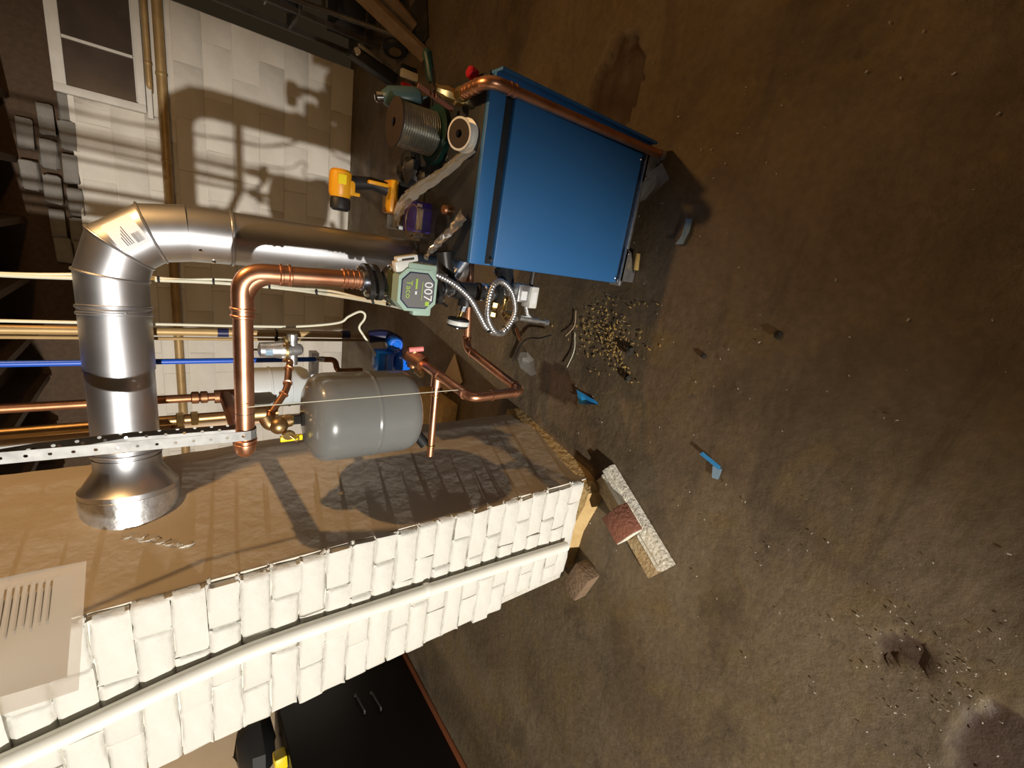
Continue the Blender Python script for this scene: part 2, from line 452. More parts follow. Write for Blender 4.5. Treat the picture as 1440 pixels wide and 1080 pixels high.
# ================================================================ CHIMNEY
CA, CB, CC, CD = V((-.925, 1.13, 0)), V((-.812, 1.70, 0)), V((-1.38, 1.80, 0)), V((-1.465, 1.13, 0))
ch = thing('chimney', 'white painted brick chimney with a tan parged side', 'chimney', (-1.15, 1.4, 0))
core = MB(); HT = 2.33
core.prism([(p.x, p.y) for p in (CA + V((-.012, .006, 0)), CB + V((-.012, 0, 0)), CC, CD + V((.01, .006, 0)))], (0, 0, .05), (1, 0, 0), (0, 1, 0), (0, 0, HT - .05))
core.build('core', mortar_white, ch)
def painted_brick(seed, L_, H_=.0708):
    rnd = random.Random(seed); mb = MB(); nx, nz = 6, 4
    vs = []
    for j in range(nz):
        for i in range(nx):
            fx, fz = i / (nx - 1), j / (nz - 1)
            e = 0 if 0 < i < nx - 1 and 0 < j < nz - 1 else 1
            x = (fx - .5) * L_; z = (fz - .5) * H_
            if 0 < i < nx - 1: x += rnd.uniform(-.012, .012)
            y = -.012 + (.0045 if e else 0) + rnd.uniform(-.0022, .0022)
            if e: x += rnd.uniform(-.003, .003); z += rnd.uniform(-.0025, .0025)
            if i in (1, nx - 2): x = math.copysign(L_ / 2 - .012, x)
            if j in (1, nz - 2): z = math.copysign(H_ / 2 - .010, z)
            vs.append((x, y, z))
    fs = [(j * nx + i, j * nx + i + 1, (j + 1) * nx + i + 1, (j + 1) * nx + i) for j in range(nz - 1) for i in range(nx - 1)]
    per = [i for i in range(nx)] + [j * nx + nx - 1 for j in range(1, nz)] + [(nz - 1) * nx + i for i in range(nx - 2, -1, -1)] + [j * nx for j in range(nz - 2, 0, -1)]
    k = len(vs)
    for p in per: vs.append((vs[p][0] * 1.0, .03, vs[p][2]))
    n = len(per)
    for q in range(n): fs.append((per[q], k + q, k + (q + 1) % n, per[(q + 1) % n]))
    me = bpy.data.meshes.new('brick'); me.from_pydata(vs, [], fs); me.update(); me.materials.append(paint_white)
    me.shade_smooth(); me.set_sharp_from_angle(angle=math.radians(70)); return me
pb = {L_: [painted_brick(int(L_ * 1000) + k, L_) for k in range(5)] for L_ in (.2, .1, .135)}
CH = .0735
nC = int(HT / CH)
for r in range(1, nC + 1):
    z = .02 + CH * (r + .5) - .02
    if z > HT - .03: break
    right = CA.x + random.uniform(-.004, .009)
    left = CD.x + random.uniform(-.010, .008) + (.055 if z < .46 else 0)
    seq = [(.2,), (.1,), (.2,), (.135,)][r % 4][0]
    x = right; first = True
    while x - left > .05:
        L_ = seq if first else .2
        first = False
        if x - L_ - left < .06: L_ = x - left
        base = min(pb, key=lambda q: abs(q - L_))
        put(random.choice(pb[base]), 'brick', ch, (x - L_ / 2, 1.128 + random.uniform(-.003, .003), z + random.uniform(-.002, .002)),
            (random.uniform(-.01, .01), random.uniform(-.012, .012), random.uniform(-.012, .012)), ((L_ - .003) / base, 1, 1))
        x -= L_
# tan parged side with an uneven face
pg = MB(); nu, nv = 30, 60
from mathutils import noise as NZ
def pface(s, z, off=0.):
    p = CA.lerp(CB, s); nrm = V((.977, -.214, 0))
    b = .002 * NZ.noise(V((s * 3, z * 2.2, 1))) + .0009 * NZ.noise(V((s * 12, z * 11, 4)))
    b += .02 * max(0., (s - .30) / .70) ** 1.4 * math.exp(-((z - 1.10) / .27) ** 4)  # swelling added to turn the far part of the face towards the work lamp
    edge = .010 * math.exp(-((1 - s) / .05) ** 2)
    q = p + nrm * (.004 + b - edge + off); return V((q.x, q.y, z))
grid = []
for j in range(nv + 1):
    for i in range(nu + 1):
        s = .018 + .982 * i / nu
        zb = .03 + .05 * max(0, NZ.noise(V((s * 9, 0, 7)))) + .02 * NZ.noise(V((s * 30, 0, 2)))
        if s > .80: zb += .03 + .05 * (s - .8) / .2
        z = zb + (HT - zb) * j / nv
        q = pface(s, z)
        if i == nu: q += V((.0, .012 * NZ.noise(V((z * 14, 1, 1))), 0))
        grid.append(q)
k0 = len(grid)
back = [p + V((-.03, .0064, 0)) for p in grid]
pg.v = [tuple(p) for p in grid + back]
W1 = nu + 1
for j in range(nv):
    for i in range(nu):
        a = j * W1 + i; pg.f.append((a, a + 1, a + W1 + 1, a + W1))
for j in range(nv):
    for i in (0, nu):
        a = j * W1 + i; pg.f.append((a, a + W1, a + W1 + k0, a + k0))
for i in range(nu):
    for j in (0, nv):
        a = j * W1 + i; pg.f.append((a, a + 1, a + 1 + k0, a + k0))
pg.build('parging', parging, ch, 60)
# mortar burrs along the corner and the bare footing
mbur = MB()
for r in range(1, nC):
    if random.random() < .8:
        z = .02 + CH * (r + 1) - .02
        for q in range(random.randint(2, 4)):
            mbur.lump((CA.x + random.uniform(.0, .014), 1.122 + random.uniform(-.004, .012), z + random.uniform(-.008, .008)),
                      random.uniform(.003, .007), (1.4, 1, .8), .4, r * 10 + q)
tag(mbur.build('mortar_burr', mortar_white, ch), kind='stuff')
ft = MB(); ft.prism([(-.95, 1.05), (-.90, 1.16), (-.80, 1.72), (-1.38, 1.82), (-1.42, 1.13), (-1.2, 1.11), (-1.02, 1.06)], (0, 0, -.03), (1, 0, 0), (0, 1, 0), (0, 0, .105))
for i in range(len(ft.v)):
    x, y, z = ft.v[i]
    if z > .05: ft.v[i] = (x * .985 - .02, y + .03, z + random.uniform(-.012, .005))
ft.build('footing', mortar_bare, ch)
MB().lump((-.975, 1.10, .02), .06, (1.1, .55, .8), .2, 3).build('mortar_lump', mortar_bare, ch)
# smear of pale mortar below the flue hole
sm = MB()
for k in range(26):
    t = k / 25; s0 = .40 - .15 * t; z = 1.63 - .13 * t
    p = pface(s0 + random.uniform(-.012, .012), z, .001)
    sm.lump(p, random.uniform(.004, .011), (.35, 1.1, 1.5), .4, k)
tag(sm.build('mortar_smear', mortar_white, ch), kind='stuff')

# white pipe up the chimney front
pv = thing('drain_pipe', 'white painted plastic pipe running up the chimney brick face', 'pipe', (-1.2, 1.09, .14))
pth = spline([(-1.222, 1.0925, .135), (-1.19, 1.0925, .6), (-1.155, 1.0925, 1.25), (-1.165, 1.0925, 1.5), (-1.215, 1.0925, 1.85), (-1.25, 1.0925, 2.3)], 8)
MB().tube(pth, .022, 18).build('pipe', cream_pipe, pv)
b_ = MB(); ring(b_, (-1.172, 1.0925, .84), (.06, 0, 1), .0225, .02, 18, .002); b_.box((-1.172, 1.112, .84), (.02, .02, .02)); b_.build('pipe_clip', cream_pipe, pv)

# document sleeve hung at the corner
sl = thing('document_sleeve', 'clear plastic sleeve with a printed sheet hung on the chimney', 'document', (-.93, 1.05, 1.68))
def sheet(u0, u1, z0_, z1_, y0, y1, mat, name, par, th=.0012, wav=.006, n=12):
    mb = MB(); vs = []
    for j in range(n + 1):
        for i in range(n + 1):
            x = u0 + (u1 - u0) * i / n; z = z0_ + (z1_ - z0_) * j / n
            y = y0 + (y1 - y0) * i / n + wav * math.sin(i * .6 + j * .35) * math.sin(j * .28)
            vs.append(V((x, y, z)))
    k = len(vs); vs += [p + V((0, th, 0)) for p in vs]; fs = []
    for j in range(n):
        for i in range(n):
            a = j * (n + 1) + i; fs += [(a, a + 1, a + n + 2, a + n + 1), (k + a, k + a + n + 1, k + a + n + 2, k + a + 1)]
    mb.add(vs, fs); return mb.build(name, mat, par)
sheet(-.918, -.790, 1.682, 2.06, .925, 1.155, sleeve, 'sleeve', sl)
sheet(-.905, -.803, 1.70, 2.04, .955, 1.137, paper, 'sheet', sl)
pr = MB(); sd_ = V((-.485, -.874, 0))
for k in range(9):
    z = 1.735 + k * .011; L_ = random.uniform(.05, .09); c_ = V((-.803, 1.137, z)) + sd_ * (.02 + L_ / 2) + V((.874, -.485, 0)) * .006
    pr.box(c_, (L_, .001, .0035), Matrix.Rotation(math.atan2(sd_.y, sd_.x), 3, 'Z'))
pr.build('print_line', print_faint, sl)

# ================================================================ BOILER
bo = thing('boiler', 'blue sheet metal cast iron boiler with black top', 'boiler', (.2, 1.4, 0))
BX0, BX1, BY0, BY1, BZ = -.042, .472, 1.17, 1.74, .782
MB().cbox(((BX0 + .43) / 2, BY0 + .012, .392), (.43 - BX0, .024, .600), .005).build('front_panel', blue_jacket, bo)
MB().cbox(((BX0 + .43) / 2, BY0 + .012, .752), (.43 - BX0, .024, .056), .004).build('front_rail', blue_jacket, bo)
MB().box(((BX0 + .43) / 2, BY0 + .025, .716), (.43 - BX0 - .01, .02, .05)).build('louver_slot', black_jacket, bo)
MB().cbox((BX0 + .006, (BY0 + 1.52) / 2 + .01, .43), (.012, 1.52 - BY0 - .02, .70), .003).build('side_panel', blue_jacket, bo)
sp = MB(); sp.cbox((BX1 - .004, (BY0 + BY1) / 2 - .02, .425), (.010, BY1 - BY0 + .04, .70), .003); sp.cbox((.452, BY0 - .004, .425), (.030, .018, .70), .003)
spo = sp.build('side_panel', blue_jacket, bo)
MB().box((.452, BY0 - .0132, .425), (.004, .002, .69)).build('seam', black_jacket, spo)
MB().box((.437, BY0 + .02, .42), (.014, .02, .69)).build('corner_gap', black_jacket, bo)
body = MB(); body.box(((BX0 + BX1) / 2, 1.36, .41), (BX1 - BX0 - .03, .32, .66)); body.box((.25, 1.62, .43), (.40, .22, .66)); body.build('body', black_jacket, bo)
tp = MB(); tp.cbox(((BX0 + BX1) / 2, 1.355, .772), (BX1 - BX0, .345, .016), .003); tp.cbox((.25, 1.63, .772), (.43, .23, .016), .003)
tp.build('top_plate', black_jacket, bo)
br = MB(); br.cbox((.2, BY0 + .014, .074), (.50, .05, .016), .003); br.box((.2, 1.70, .074), (.50, .03, .02)); br.box((BX0 + .02, 1.43, .074), (.03, .52, .02)); br.box((.455, 1.43, .074), (.03, .52, .02))
br.build('base_rail', galv, bo)
for x, y in ((-.018, BY0 + .015), (.45, BY0 + .015), (-.018, 1.68), (.45, 1.68)):
    lg = MB(); s_ = 1 if x < .2 else -1
    lg.prism([(0, .085), (s_ * .115, .085), (s_ * .10, .05), (s_ * .025, .012), (s_ * .025, 0), (-s_ * .012, 0), (-s_ * .012, .085)], (x, y - .026, 0), (1, 0, 0), (0, 0, 1), (0, .006, 0))
    lg.box((x + s_ * .012, y, .004), (.045, .05, .008)); lg.box((x - s_ * .008, y, .045), (.006, .05, .085))
    lo = lg.build('leg', galv, bo)
    MB().lathe([(.006, 0), (.006, .004), (.003, .006)], (x + s_ * .095, y - .026, .066), (0, -1, 0), 8).build('screw', chrome, lo)
for x, z in ((-.022, .70), (-.022, .10), (.41, .10)):
    MB().lathe([(.005, 0), (.005, .002), (.003, .0035)], (x, BY0, z), (0, -1, 0), 8).build('screw', chrome, bo)
dh = MB(); dh.box((.04, 1.62, .56), (.06, .15, .17)); dh.build('flue_breech', black_jacket, bo)

# relief valve with copper discharge pipe down the front corner
rv = thing('relief_valve', 'brass relief valve with copper discharge pipe down the boiler corner', 'relief valve', (.43, 1.28, .78))
b1 = MB(); b1.lathe([(.016, 0), (.016, .012), (.024, .014), (.024, .036), (.019, .04), (.020, .07), (.014, .08), (.012, .10), (.006, .104)], (.415, 1.30, .78), (0, 0, 1), 8)
b1.build('valve_body', brass, rv)
b1 = MB(); b1.lathe([(.017, .0), (.021, .004), (.021, .022), (.018, .03)], (.415, 1.275, .815), (0, -1, 0), 8); b1.build('outlet', brass, rv)
b1 = MB(); b1.box((.425, 1.295, .888), (.07, .012, .003), rotm('Y', -12)); b1.build('lever', chrome, rv)
dp = fillet([(.415, 1.26, .817), (.424, 1.122, .817), (.440, 1.140, .04)], .055, 9)
MB().tube(dp, .0145, 18).build('discharge_pipe', copper, rv)
fb = MB()
for c_, ax in (((.4165, 1.235, .817), (0, -1, 0)), ((.4175, 1.222, .817), (0, -1, 0)), ((.419, 1.20, .817), (0, -1, 0)), ((.4208, 1.178, .8165), (0, -1, 0)),
               ((.4258, 1.1235, .75), (0, 0, 1)), ((.4262, 1.124, .732), (0, 0, 1))): ring(fb, c_, ax, .0165, .010, 18, .002)
el = fillet([(.4165, 1.24, .817), (.424, 1.122, .817), (.4263, 1.124, .73)], .055, 9)
fb.tube(el, .0168, 18, False); fb.build('elbow', copper, rv)
MB().lathe([(.017, 0), (.017, .02), (.013, .022)], (.441, 1.1405, .038), (.02, 0, -1), 12).build('end_fitting', galv, rv)

# ================================================================ FLUE
fl = thing('flue_pipe', 'galvanised steel flue pipe with segmented elbow entering the chimney', 'flue pipe', (-.085, 1.62, .48))
R6 = .076
vp0, vp1 = V((-.078, 1.60, .56)), V((-.082, 1.60, 1.455))
MB().tube([vp0, V((-.08, 1.6, 1.35))], R6, 36).build('riser', flue_steel, fl)
MB().tube([V((-.08, 1.6, 1.35)), vp1], R6 * 1.012, 36).build('elbow_collar', flue_steel, fl)
MB().tube([V((-.075, 1.6, .60)), V((-.0, 1.61, .56))], .06, 24).build('breech_collar', flue_steel, fl)
gor = [vp1, V((-.094, 1.60, 1.535)), V((-.142, 1.60, 1.602)), V((-.215, 1.597, 1.625)), V((-.30, 1.593, 1.625))]
for i in range(4):
    a, b2 = gor[i], gor[i + 1]
    g = MB(); t0 = (gor[i] - (gor[i - 1] if i else gor[i] - V((0, 0, 1)))).normalized(); t1 = (gor[i + 1] - gor[i]).normalized()
    t2 = ((gor[i + 2] - gor[i + 1]).normalized() if i < 3 else t1)
    n0 = (t0 + t1).normalized(); n1 = (t1 + t2).normalized()
    vs = []; nn = 40; ax = V((0, 1, 0)); sd = t1.cross(ax).normalized()
    for P, nrm in ((a, n0), (b2, n1)):
        for k in range(nn):
            an = 2 * math.pi * k / nn; rad = (ax * math.cos(an) + sd * math.sin(an)) * (R6 + .001)
            p = P + rad; p = p - t1 * ((p - P).dot(nrm) / t1.dot(nrm)); vs.append(p)
    g.add(vs, [(k, (k + 1) % nn, nn + (k + 1) % nn, nn + k) for k in range(nn)])
    go = g.build('elbow_gore', flue_steel, fl)
    # raised bead at the joint
    be = MB(); pts = []
    for k in range(nn + 1):
        an = 2 * math.pi * k / nn; rad = (ax * math.cos(an) + sd * math.sin(an)) * (R6 + .002); p = b2 + rad
        pts.append(p - t1 * ((p - b2).dot(n1) / t1.dot(n1)))
    be.tube(pts, .0034, 8, False); be.build('bead', flue_steel, fl)
    if i == 1:      # barcode sticker on the elbow
        def on(an, t, o=.0016):
            rad = (ax * math.cos(an) + sd * math.sin(an)) * (R6 + .001 + o); return a + rad + (b2 - a) * t
        st = MB(); A0, A1 = math.pi - .15, math.pi + .92
        vs = [on(A0 + (A1 - A0) * q / 8, t) for t in (.1, .92) for q in range(9)]
        st.add(vs, [(q, q + 1, 10 + q, 9 + q) for q in range(8)]); so = st.build('sticker', print_white, fl)
        bc = MB()
        for q in range(11):
            t = .2 + q * .022; wd = random.choice((.006, .011))
            vs = [on(A0 + .12 + .3 * k / 4, t_, .0022) for t_ in (t, t + wd) for k in range(5)]
            bc.add(vs, [(k, k + 1, 6 + k, 5 + k) for k in range(4)])
        for q in range(4):
            t = .5 + q * .06
            vs = [on(A0 + .15 + (.6 - .1 * q) * k / 6, t_, .0022) for t_ in (t, t + .02) for k in range(7)]
            bc.add(vs, [(k, k + 1, 8 + k, 7 + k) for k in range(6)])
        bc.build('barcode', print_black, so)
HX = V((-.715, 1.522, 1.625))
MB().tube([gor[4], V((-.47, 1.564, 1.625))], R6 + .0015, 40).build('run_section', flue_steel, fl)
MB().tube([V((-.46, 1.5655, 1.625)), HX], R6 - .001, 40).build('run_section', flue_steel, fl)
hd = (HX - gor[4]).normalized()
for c_, ax_ in ((V((-.08, 1.6, 1.35)), (0, 0, 1)), (gor[4], hd), (V((-.318, 1.59, 1.625)), hd), (V((-.69, 1.527, 1.625)), hd), (V((-.705, 1.524, 1.625)), hd)):
    bd = MB(); ring(bd, c_, ax_, R6 + .001, .010, 40, .004); bd.build('bead', flue_steel, fl)
red = MB(); red.lathe([(R6 + .001, 0), (R6 + .001, .035), (.108, .085), (.113, .088), (.113, .105)], HX, hd, 44, False); red.build('reducer', flue_steel, fl)
col = MB(); col.lathe([(.111, .10), (.114, .103), (.114, .205)], HX, hd, 44, False); col.build('wall_collar', galv, fl)
for c_ in ((-.145, 1.527, 1.40), (-.118, 1.535, 1.43), (-.30, 1.523, 1.60), (-.33, 1.518, 1.61)):
    MB().lathe([(.005, -.004), (.005, .003), (.002, .005)], c_, (-.4, -1, 0), 8).build('screw', chrome, fl)
for zz in (.62, .9):
    pass

# ================================================================ COPPER MAIN
cm = thing('copper_main', 'thick copper pipe rising from the pump and turning to the chimney', 'pipe', (-.13, 1.235, 1.08))
RC = .0225
path = fillet([(-.128, 1.235, 1.075), (-.137, 1.235, 1.365), (-.60, 1.235, 1.365), (-.612, 1.42, 1.365)], [0, .085, .035, 0], 10)
MB().tube(path, RC, 24).build('pipe', copper, cm)
e1 = MB(); e1.tube(fillet([(-.1345, 1.235, 1.262), (-.137, 1.235, 1.365), (-.242, 1.235, 1.365)], .085, 10), RC + .0022, 24, False)
for c_, ax in (((-.1345, 1.235, 1.262), (0, 0, 1)), ((-.135, 1.235, 1.282), (0, 0, 1)), ((-.242, 1.235, 1.365), (1, 0, 0)), ((-.224, 1.235, 1.365), (1, 0, 0))): ring(e1, c_, ax, RC + .002, .009, 24, .003)
e1.build('elbow', copper, cm)
e2 = MB(); e2.tube(fillet([(-.572, 1.235, 1.365), (-.604, 1.235, 1.365), (-.607, 1.29, 1.365)], .035, 8), RC + .0022, 24, False)
for c_, ax in (((-.574, 1.235, 1.365), (1, 0, 0)), ((-.585, 1.235, 1.365), (1, 0, 0))): ring(e2, c_, ax, RC + .002, .007, 24, .003)
e2.build('elbow', copper, cm)
e3 = MB(); e3.lathe([(RC + .002, 0), (RC + .002, .045)], (-.1285, 1.235, 1.085), (0, 0, 1), 24, False)
for z in (1.09, 1.105, 1.12, 1.13): ring(e3, (-.129, 1.235, z), (0, 0, 1), RC + .001, .008, 24, .003)
e3.build('coupling', copper, cm)
MB().lathe([(RC + .0004, 0), (RC + .0004, .0012)], (-.497, 1.235, 1.365), (1, 0, 0), 24).build('mark_line', print_black, cm)

# perforated hanger strap
hs = thing('hanger_strap', 'perforated galvanised strap holding up the copper pipe', 'strap', (-.55, 1.21, 1.34))
def strap(pts, wdir, wd=.026, pitch=.034):
    pts = [V(p) for p in pts]; cum = [0]
    for i in range(1, len(pts)): cum.append(cum[-1] + (pts[i] - pts[i - 1]).length)
    def ev(t):
        for i in range(1, len(pts)):
            if t <= cum[i] or i == len(pts) - 1:
                f_ = (t - cum[i - 1]) / max(cum[i] - cum[i - 1], 1e-6); return pts[i - 1].lerp(pts[i], f_), (pts[i] - pts[i - 1]).normalized()
    mb = MB(); wdir = V(wdir); nseg = int(cum[-1] / pitch)
    for s_ in range(nseg):
        tc = (s_ + .5) * cum[-1] / nseg; hp = cum[-1] / nseg / 2; nn = 16; vs = []
        for k in range(nn):
            a = 2 * math.pi * k / nn; ca, sa = math.cos(a), math.sin(a); q = max(abs(ca), abs(sa))
            for (tt, ww) in ((ca / q * hp, sa / q * wd / 2), (ca * .0035, sa * .0035)):
                P, T = ev(min(max(tc + tt, 0), cum[-1])); nrm = T.cross(wdir).normalized()
                vs += [P + wdir * ww, P + wdir * ww + nrm * .0012]
        fs = []
        for k in range(nn):
            a, b3 = k * 4, ((k + 1) % nn) * 4
            fs += [(a, b3, b3 + 2, a + 2), (a + 1, a + 3, b3 + 3, b3 + 1), (a + 2, b3 + 2, b3 + 3, a + 3), (a, a + 1, b3 + 1, b3)]
        mb.add(vs, fs)
    return mb
arc = [(-.553, 1.235 - (RC + .003) * math.cos(a), 1.365 - (RC + .003) * math.sin(a)) for a in [i * math.pi / 8 for i in range(9)]]
strap([(-.535, 1.207, 2.33), (-.542, 1.207, 1.80)] + arc, (1, 0, .012)).build('band', strap_m, hs, recalc=False)
strap([arc[-1], (-.548, 1.262, 1.6), (-.535, 1.215, 1.8)], (1, 0, .012)).build('band', strap_m, hs, recalc=False)

# ================================================================ PUMP
pu = thing('circulator_pump', 'green and black circulator pump with octagonal grey label', 'pump', (-.13, 1.235, .86))
PX, PY, PZ = -.131, 1.235, .965
cas = MB(); cas.lathe([(.045, -.035), (.060, -.025), (.066, 0), (.060, .025), (.05, .04)], (PX, PY, PZ), (0, -1, 0), 28)
cas.tube([(PX, PY, PZ - .12), (PX, PY, PZ + .06)], .026, 18); cas.build('volute', iron, pu)
def oct_(r, c_=.62): 
    k = r * c_; return [(-k, -r), (k, -r), (r, -k), (r, k), (k, r), (-k, r), (-r, k), (-r, -k)]
MB().prism(oct_(.055, .66), (PX, PY - .03, PZ), (1, 0, 0), (0, 0, 1), (0, -.045, 0)).build('motor_housing', pump_olive, pu)
MB().prism(oct_(.057, .60), (PX, PY - .075, PZ), (1, 0, 0), (0, 0, 1), (0, -.042, 0)).build('motor_cover', pump_green, pu)
cb = MB(); cb.cbox((PX + .02, PY - .09, PZ - .012), (.105, .05, .085), .006); cb.cbox((PX - .055, PY - .10, PZ - .02), (.03, .03, .055), .005); cb.build('terminal_box', pump_green, pu)
lb = MB().prism(oct_(.046, .55), (PX, PY - .117, PZ), (1, 0, 0), (0, 0, 1), (0, -.002, 0)).build('label_plate', label_grey, pu)
MB().prism(oct_(.049, .55), (PX, PY - .1165, PZ), (1, 0, 0), (0, 0, 1), (0, -.0012, 0)).build('label_rim', navy, pu)
fo = PY - .1192
text('007', .036, (PX, fo, PZ - .029), (-1, 0, 0), (0, 0, -1), print_white, lb)
text('Taco', .024, (PX + .002, fo, PZ + .028), (-1, 0, 0), (0, 0, -1), label_green, lb)
lw = MB(); lw.box((PX, fo - .0004, PZ - .012), (.05, .0008, .0015)); lw.box((PX + .018, fo - .0004, PZ + .006), (.028, .0008, .005)); lw.box((PX - .034, fo - .0004, PZ - .03), (.012, .0008, .012)); lw.build('label_mark', label_green, lb)
MB().box((PX - .006, fo - .0004, PZ + .006), (.009, .0008, .005)).build('label_mark', print_white, lb)
for zz, s_ in ((PZ + .075, 1), (PZ - .085, -1)):
    for dz in (0, .024):
        z = zz + s_ * dz
        fg = MB(); hexa = [(.062 * math.cos(a), .036 * math.sin(a)) for a in [k * math.pi / 10 for k in range(20)]]
        fg.prism(hexa, (PX, PY, z - .007), (.6, .8, 0), (-.8, .6, 0), (0, 0, .014)); fg.build('flange', iron, pu)
    for sx in (-1, 1):
        bt = MB(); x = PX + sx * .028; yb_ = PY + sx * .038; bt.tube([(x, yb_, zz + s_ * .012 - .032), (x, yb_, zz + s_ * .012 + .032)], .005, 10)
        for q in (-.024, .024): bt.lathe([(.0105, -.005), (.0105, .005)], (x, yb_, zz + s_ * .012 + q), (0, 0, 1), 6)
        bt.build('flange_bolt', chrome, pu)
for dx, dz in ((-.052, -.05), (-.052, .052), (.05, .055)):
    MB().lathe([(.008, 0), (.008, .008), (.004, .012)], (PX + dx, PY - .045, PZ + dz), (0, -1, 0), 6).build('casing_bolt', chrome, pu)
MB().lathe([(RC, 0), (RC + .006, .004), (RC + .006, .016), (RC, .02)], (PX + .002, PY, 1.065), (0, 0, 1), 24).build('solder_cup', nickel, pu)

# ================================================================ PIPE MANIFOLD under the pump
mf = thing('pipe_manifold', 'black iron nipples, unions and tee piped under the circulator pump', 'pipe fittings', (-.13, 1.24, .52))
MB().tube([(PX, PY, .87), (PX - .002, PY, .765)], .017, 16).build('nipple', iron, mf)
for z in (.825, .797):
    b2 = MB(); ring(b2, (PX, PY, z), (0, 0, 1), .021, .012, 18, .004); b2.build('union_ring', nickel, mf)
t_ = MB(); t_.lathe([(.024, 0), (.03, .006), (.03, .016), (.026, .02), (.026, .08), (.03, .084), (.03, .094), (.024, .10)], (PX, PY, .685), (0, 0, 1), 20)
t_.lathe([(.022, 0), (.026, .035), (.026, .05)], (PX, PY, .735), (-1, 0, 0), 18); t_.build('tee', iron, mf)
for z in (.672, .645):
    b2 = MB(); ring(b2, (PX, PY, z), (0, 0, 1), .026, .014, 18, .004); b2.build('union_ring', nickel, mf)
MB().tube([(PX, PY, .70), (PX, PY, .60)], .024, 16).build('nipple', iron, mf)
e4 = MB(); e4.tube(fillet([(PX, PY, .63), (PX, PY + .01, .565), (BX0 + .02, PY + .06, .565)], .05, 8), .030, 20); ring(e4, (-.06, PY + .05, .565), (1, .4, 0), .031, .02, 20, .004); e4.build('elbow', iron, mf)
n5 = MB(); n5.tube([(-.02, 1.30, .80), (-.115, 1.30, .775)], .026, 18); n5.build('nipple', iron, mf)
n6 = MB(); n6.lathe([(.03, 0), (.034, .006), (.034, .03), (.03, .036)], (-.105, 1.30, .778), (-1, 0, -.25), 20); n6.build('coupling', dark_steel, mf)
n7 = MB(); n7.tube([(-.03, 1.33, .69), (-.10, 1.33, .735)], .016, 14); n7.build('nipple', galv, mf)
# air vent / gauge on a side nipple
ag = thing('pressure_gauge', 'small round black gauge with a white band on a brass nipple', 'gauge', (-.25, 1.235, .74))
MB().tube([(-.175, 1.235, .736), (-.20, 1.235, .745)], .013, 8).build('bushing', nickel, ag)
MB().tube([(-.195, 1.235, .745), (-.225, 1.235, .755)], .008, 12).build('nipple', brass, ag)
g1 = MB(); g1.lathe([(.032, 0), (.036, .003), (.036, .026), (.032, .03)], (-.222, 1.235, .755), (-1, 0, .05), 24); g1.build('case', rubber, ag)
g1 = MB(); g1.lathe([(.0365, .008), (.0372, .01), (.0372, .020), (.0365, .022)], (-.222, 1.235, .755), (-1, 0, .05), 24); g1.build('band', white_plastic, ag)
MB().lathe([(.006, 0), (.006, .006), (.003, .009)], (-.252, 1.235, .756), (-1, 0, .05), 8).build('cap', chrome, ag)

# drain / ball valves in brass below
bv = thing('drain_valve', 'brass ball valve with small lever on the boiler return', 'valve', (-.19, 1.23, .58))
q_ = MB(); q_.tube([(-.135, 1.245, .60), (-.165, 1.24, .615)], .022, 16); q_.build('nipple', iron, bv)
q_ = MB(); q_.lathe([(.016, 0), (.02, .003), (.02, .018), (.015, .022), (.017, .034), (.02, .037), (.02, .05), (.012, .056)], (-.16, 1.235, .62), (-1, 0, .1), 8); q_.build('valve_body', brass, bv)
q_ = MB(); q_.box((-.205, 1.21, .59), (.012, .006, .06), rotm('Y', 50)); q_.build('lever', bronze, bv)
q_ = MB(); q_.lathe([(.01, 0), (.013, .003), (.013, .02), (.009, .026)], (-.20, 1.225, .575), (0, -.3, -1), 8); q_.build('outlet', brass, bv)
b5 = thing('boiler_drain', 'small brass drain cock with white collar near the conduit loop', 'valve', (-.14, 1.22, .57))
q_ = MB(); q_.lathe([(.017, 0), (.017, .025), (.012, .03)], (-.105, 1.22, .59), (-1, 0, 0), 12); q_.build('collar', white_plastic, b5)
q_ = MB(); q_.lathe([(.014, 0), (.017, .004), (.017, .014), (.009, .018), (.009, .045), (.012, .05)], (-.135, 1.22, .588), (-1, 0, 0), 8); q_.build('cock', brass, b5)
q_ = MB(); q_.lathe([(.012, 0), (.016, .004), (.016, .02), (.01, .024)], (-.085, 1.22, .60), (-1, 0, 0), 10); q_.build('nut', chrome, b5)

# gas valve / control
gv = thing('gas_valve', 'small white and grey control valve beside the blue boiler', 'control valve', (-.12, 1.2, .44))
MB().cbox((-.128, 1.195, .500), (.075, .05, .034), .005).build('cap', white_plastic, gv)
MB().cbox((-.118, 1.20, .542), (.06, .045, .05), .004).build('body', galv, gv)
MB().box((-.128, 1.1692, .502), (.04, .001, .018)).build('label', print_white, gv)
MB().box((-.125, 1.1770, .542), (.03, .001, .025)).build('label', print_white, gv)
MB().tube([(-.10, 1.2, .50), (BX0 + .004, 1.2, .50)], .008, 10).build('stem', dark_steel, gv)
MB().tube([(-.165, 1.2, .508), (-.19, 1.2, .495), (-.205, 1.2, .475)], .007, 10).build('tube', galv, gv)
te = MB(); te.tube([(-.205, 1.2, .53), (-.213, 1.2, .44)], .010, 14); te.tube([(-.213, 1.2, .44), (-.2165, 1.2, .405)], .006, 12); te.lathe([(.011, 0), (.011, .02)], (-.2165, 1.2, .41), (-.08, 0, -1), 10); te.build('pipe_tee', galv, gv)

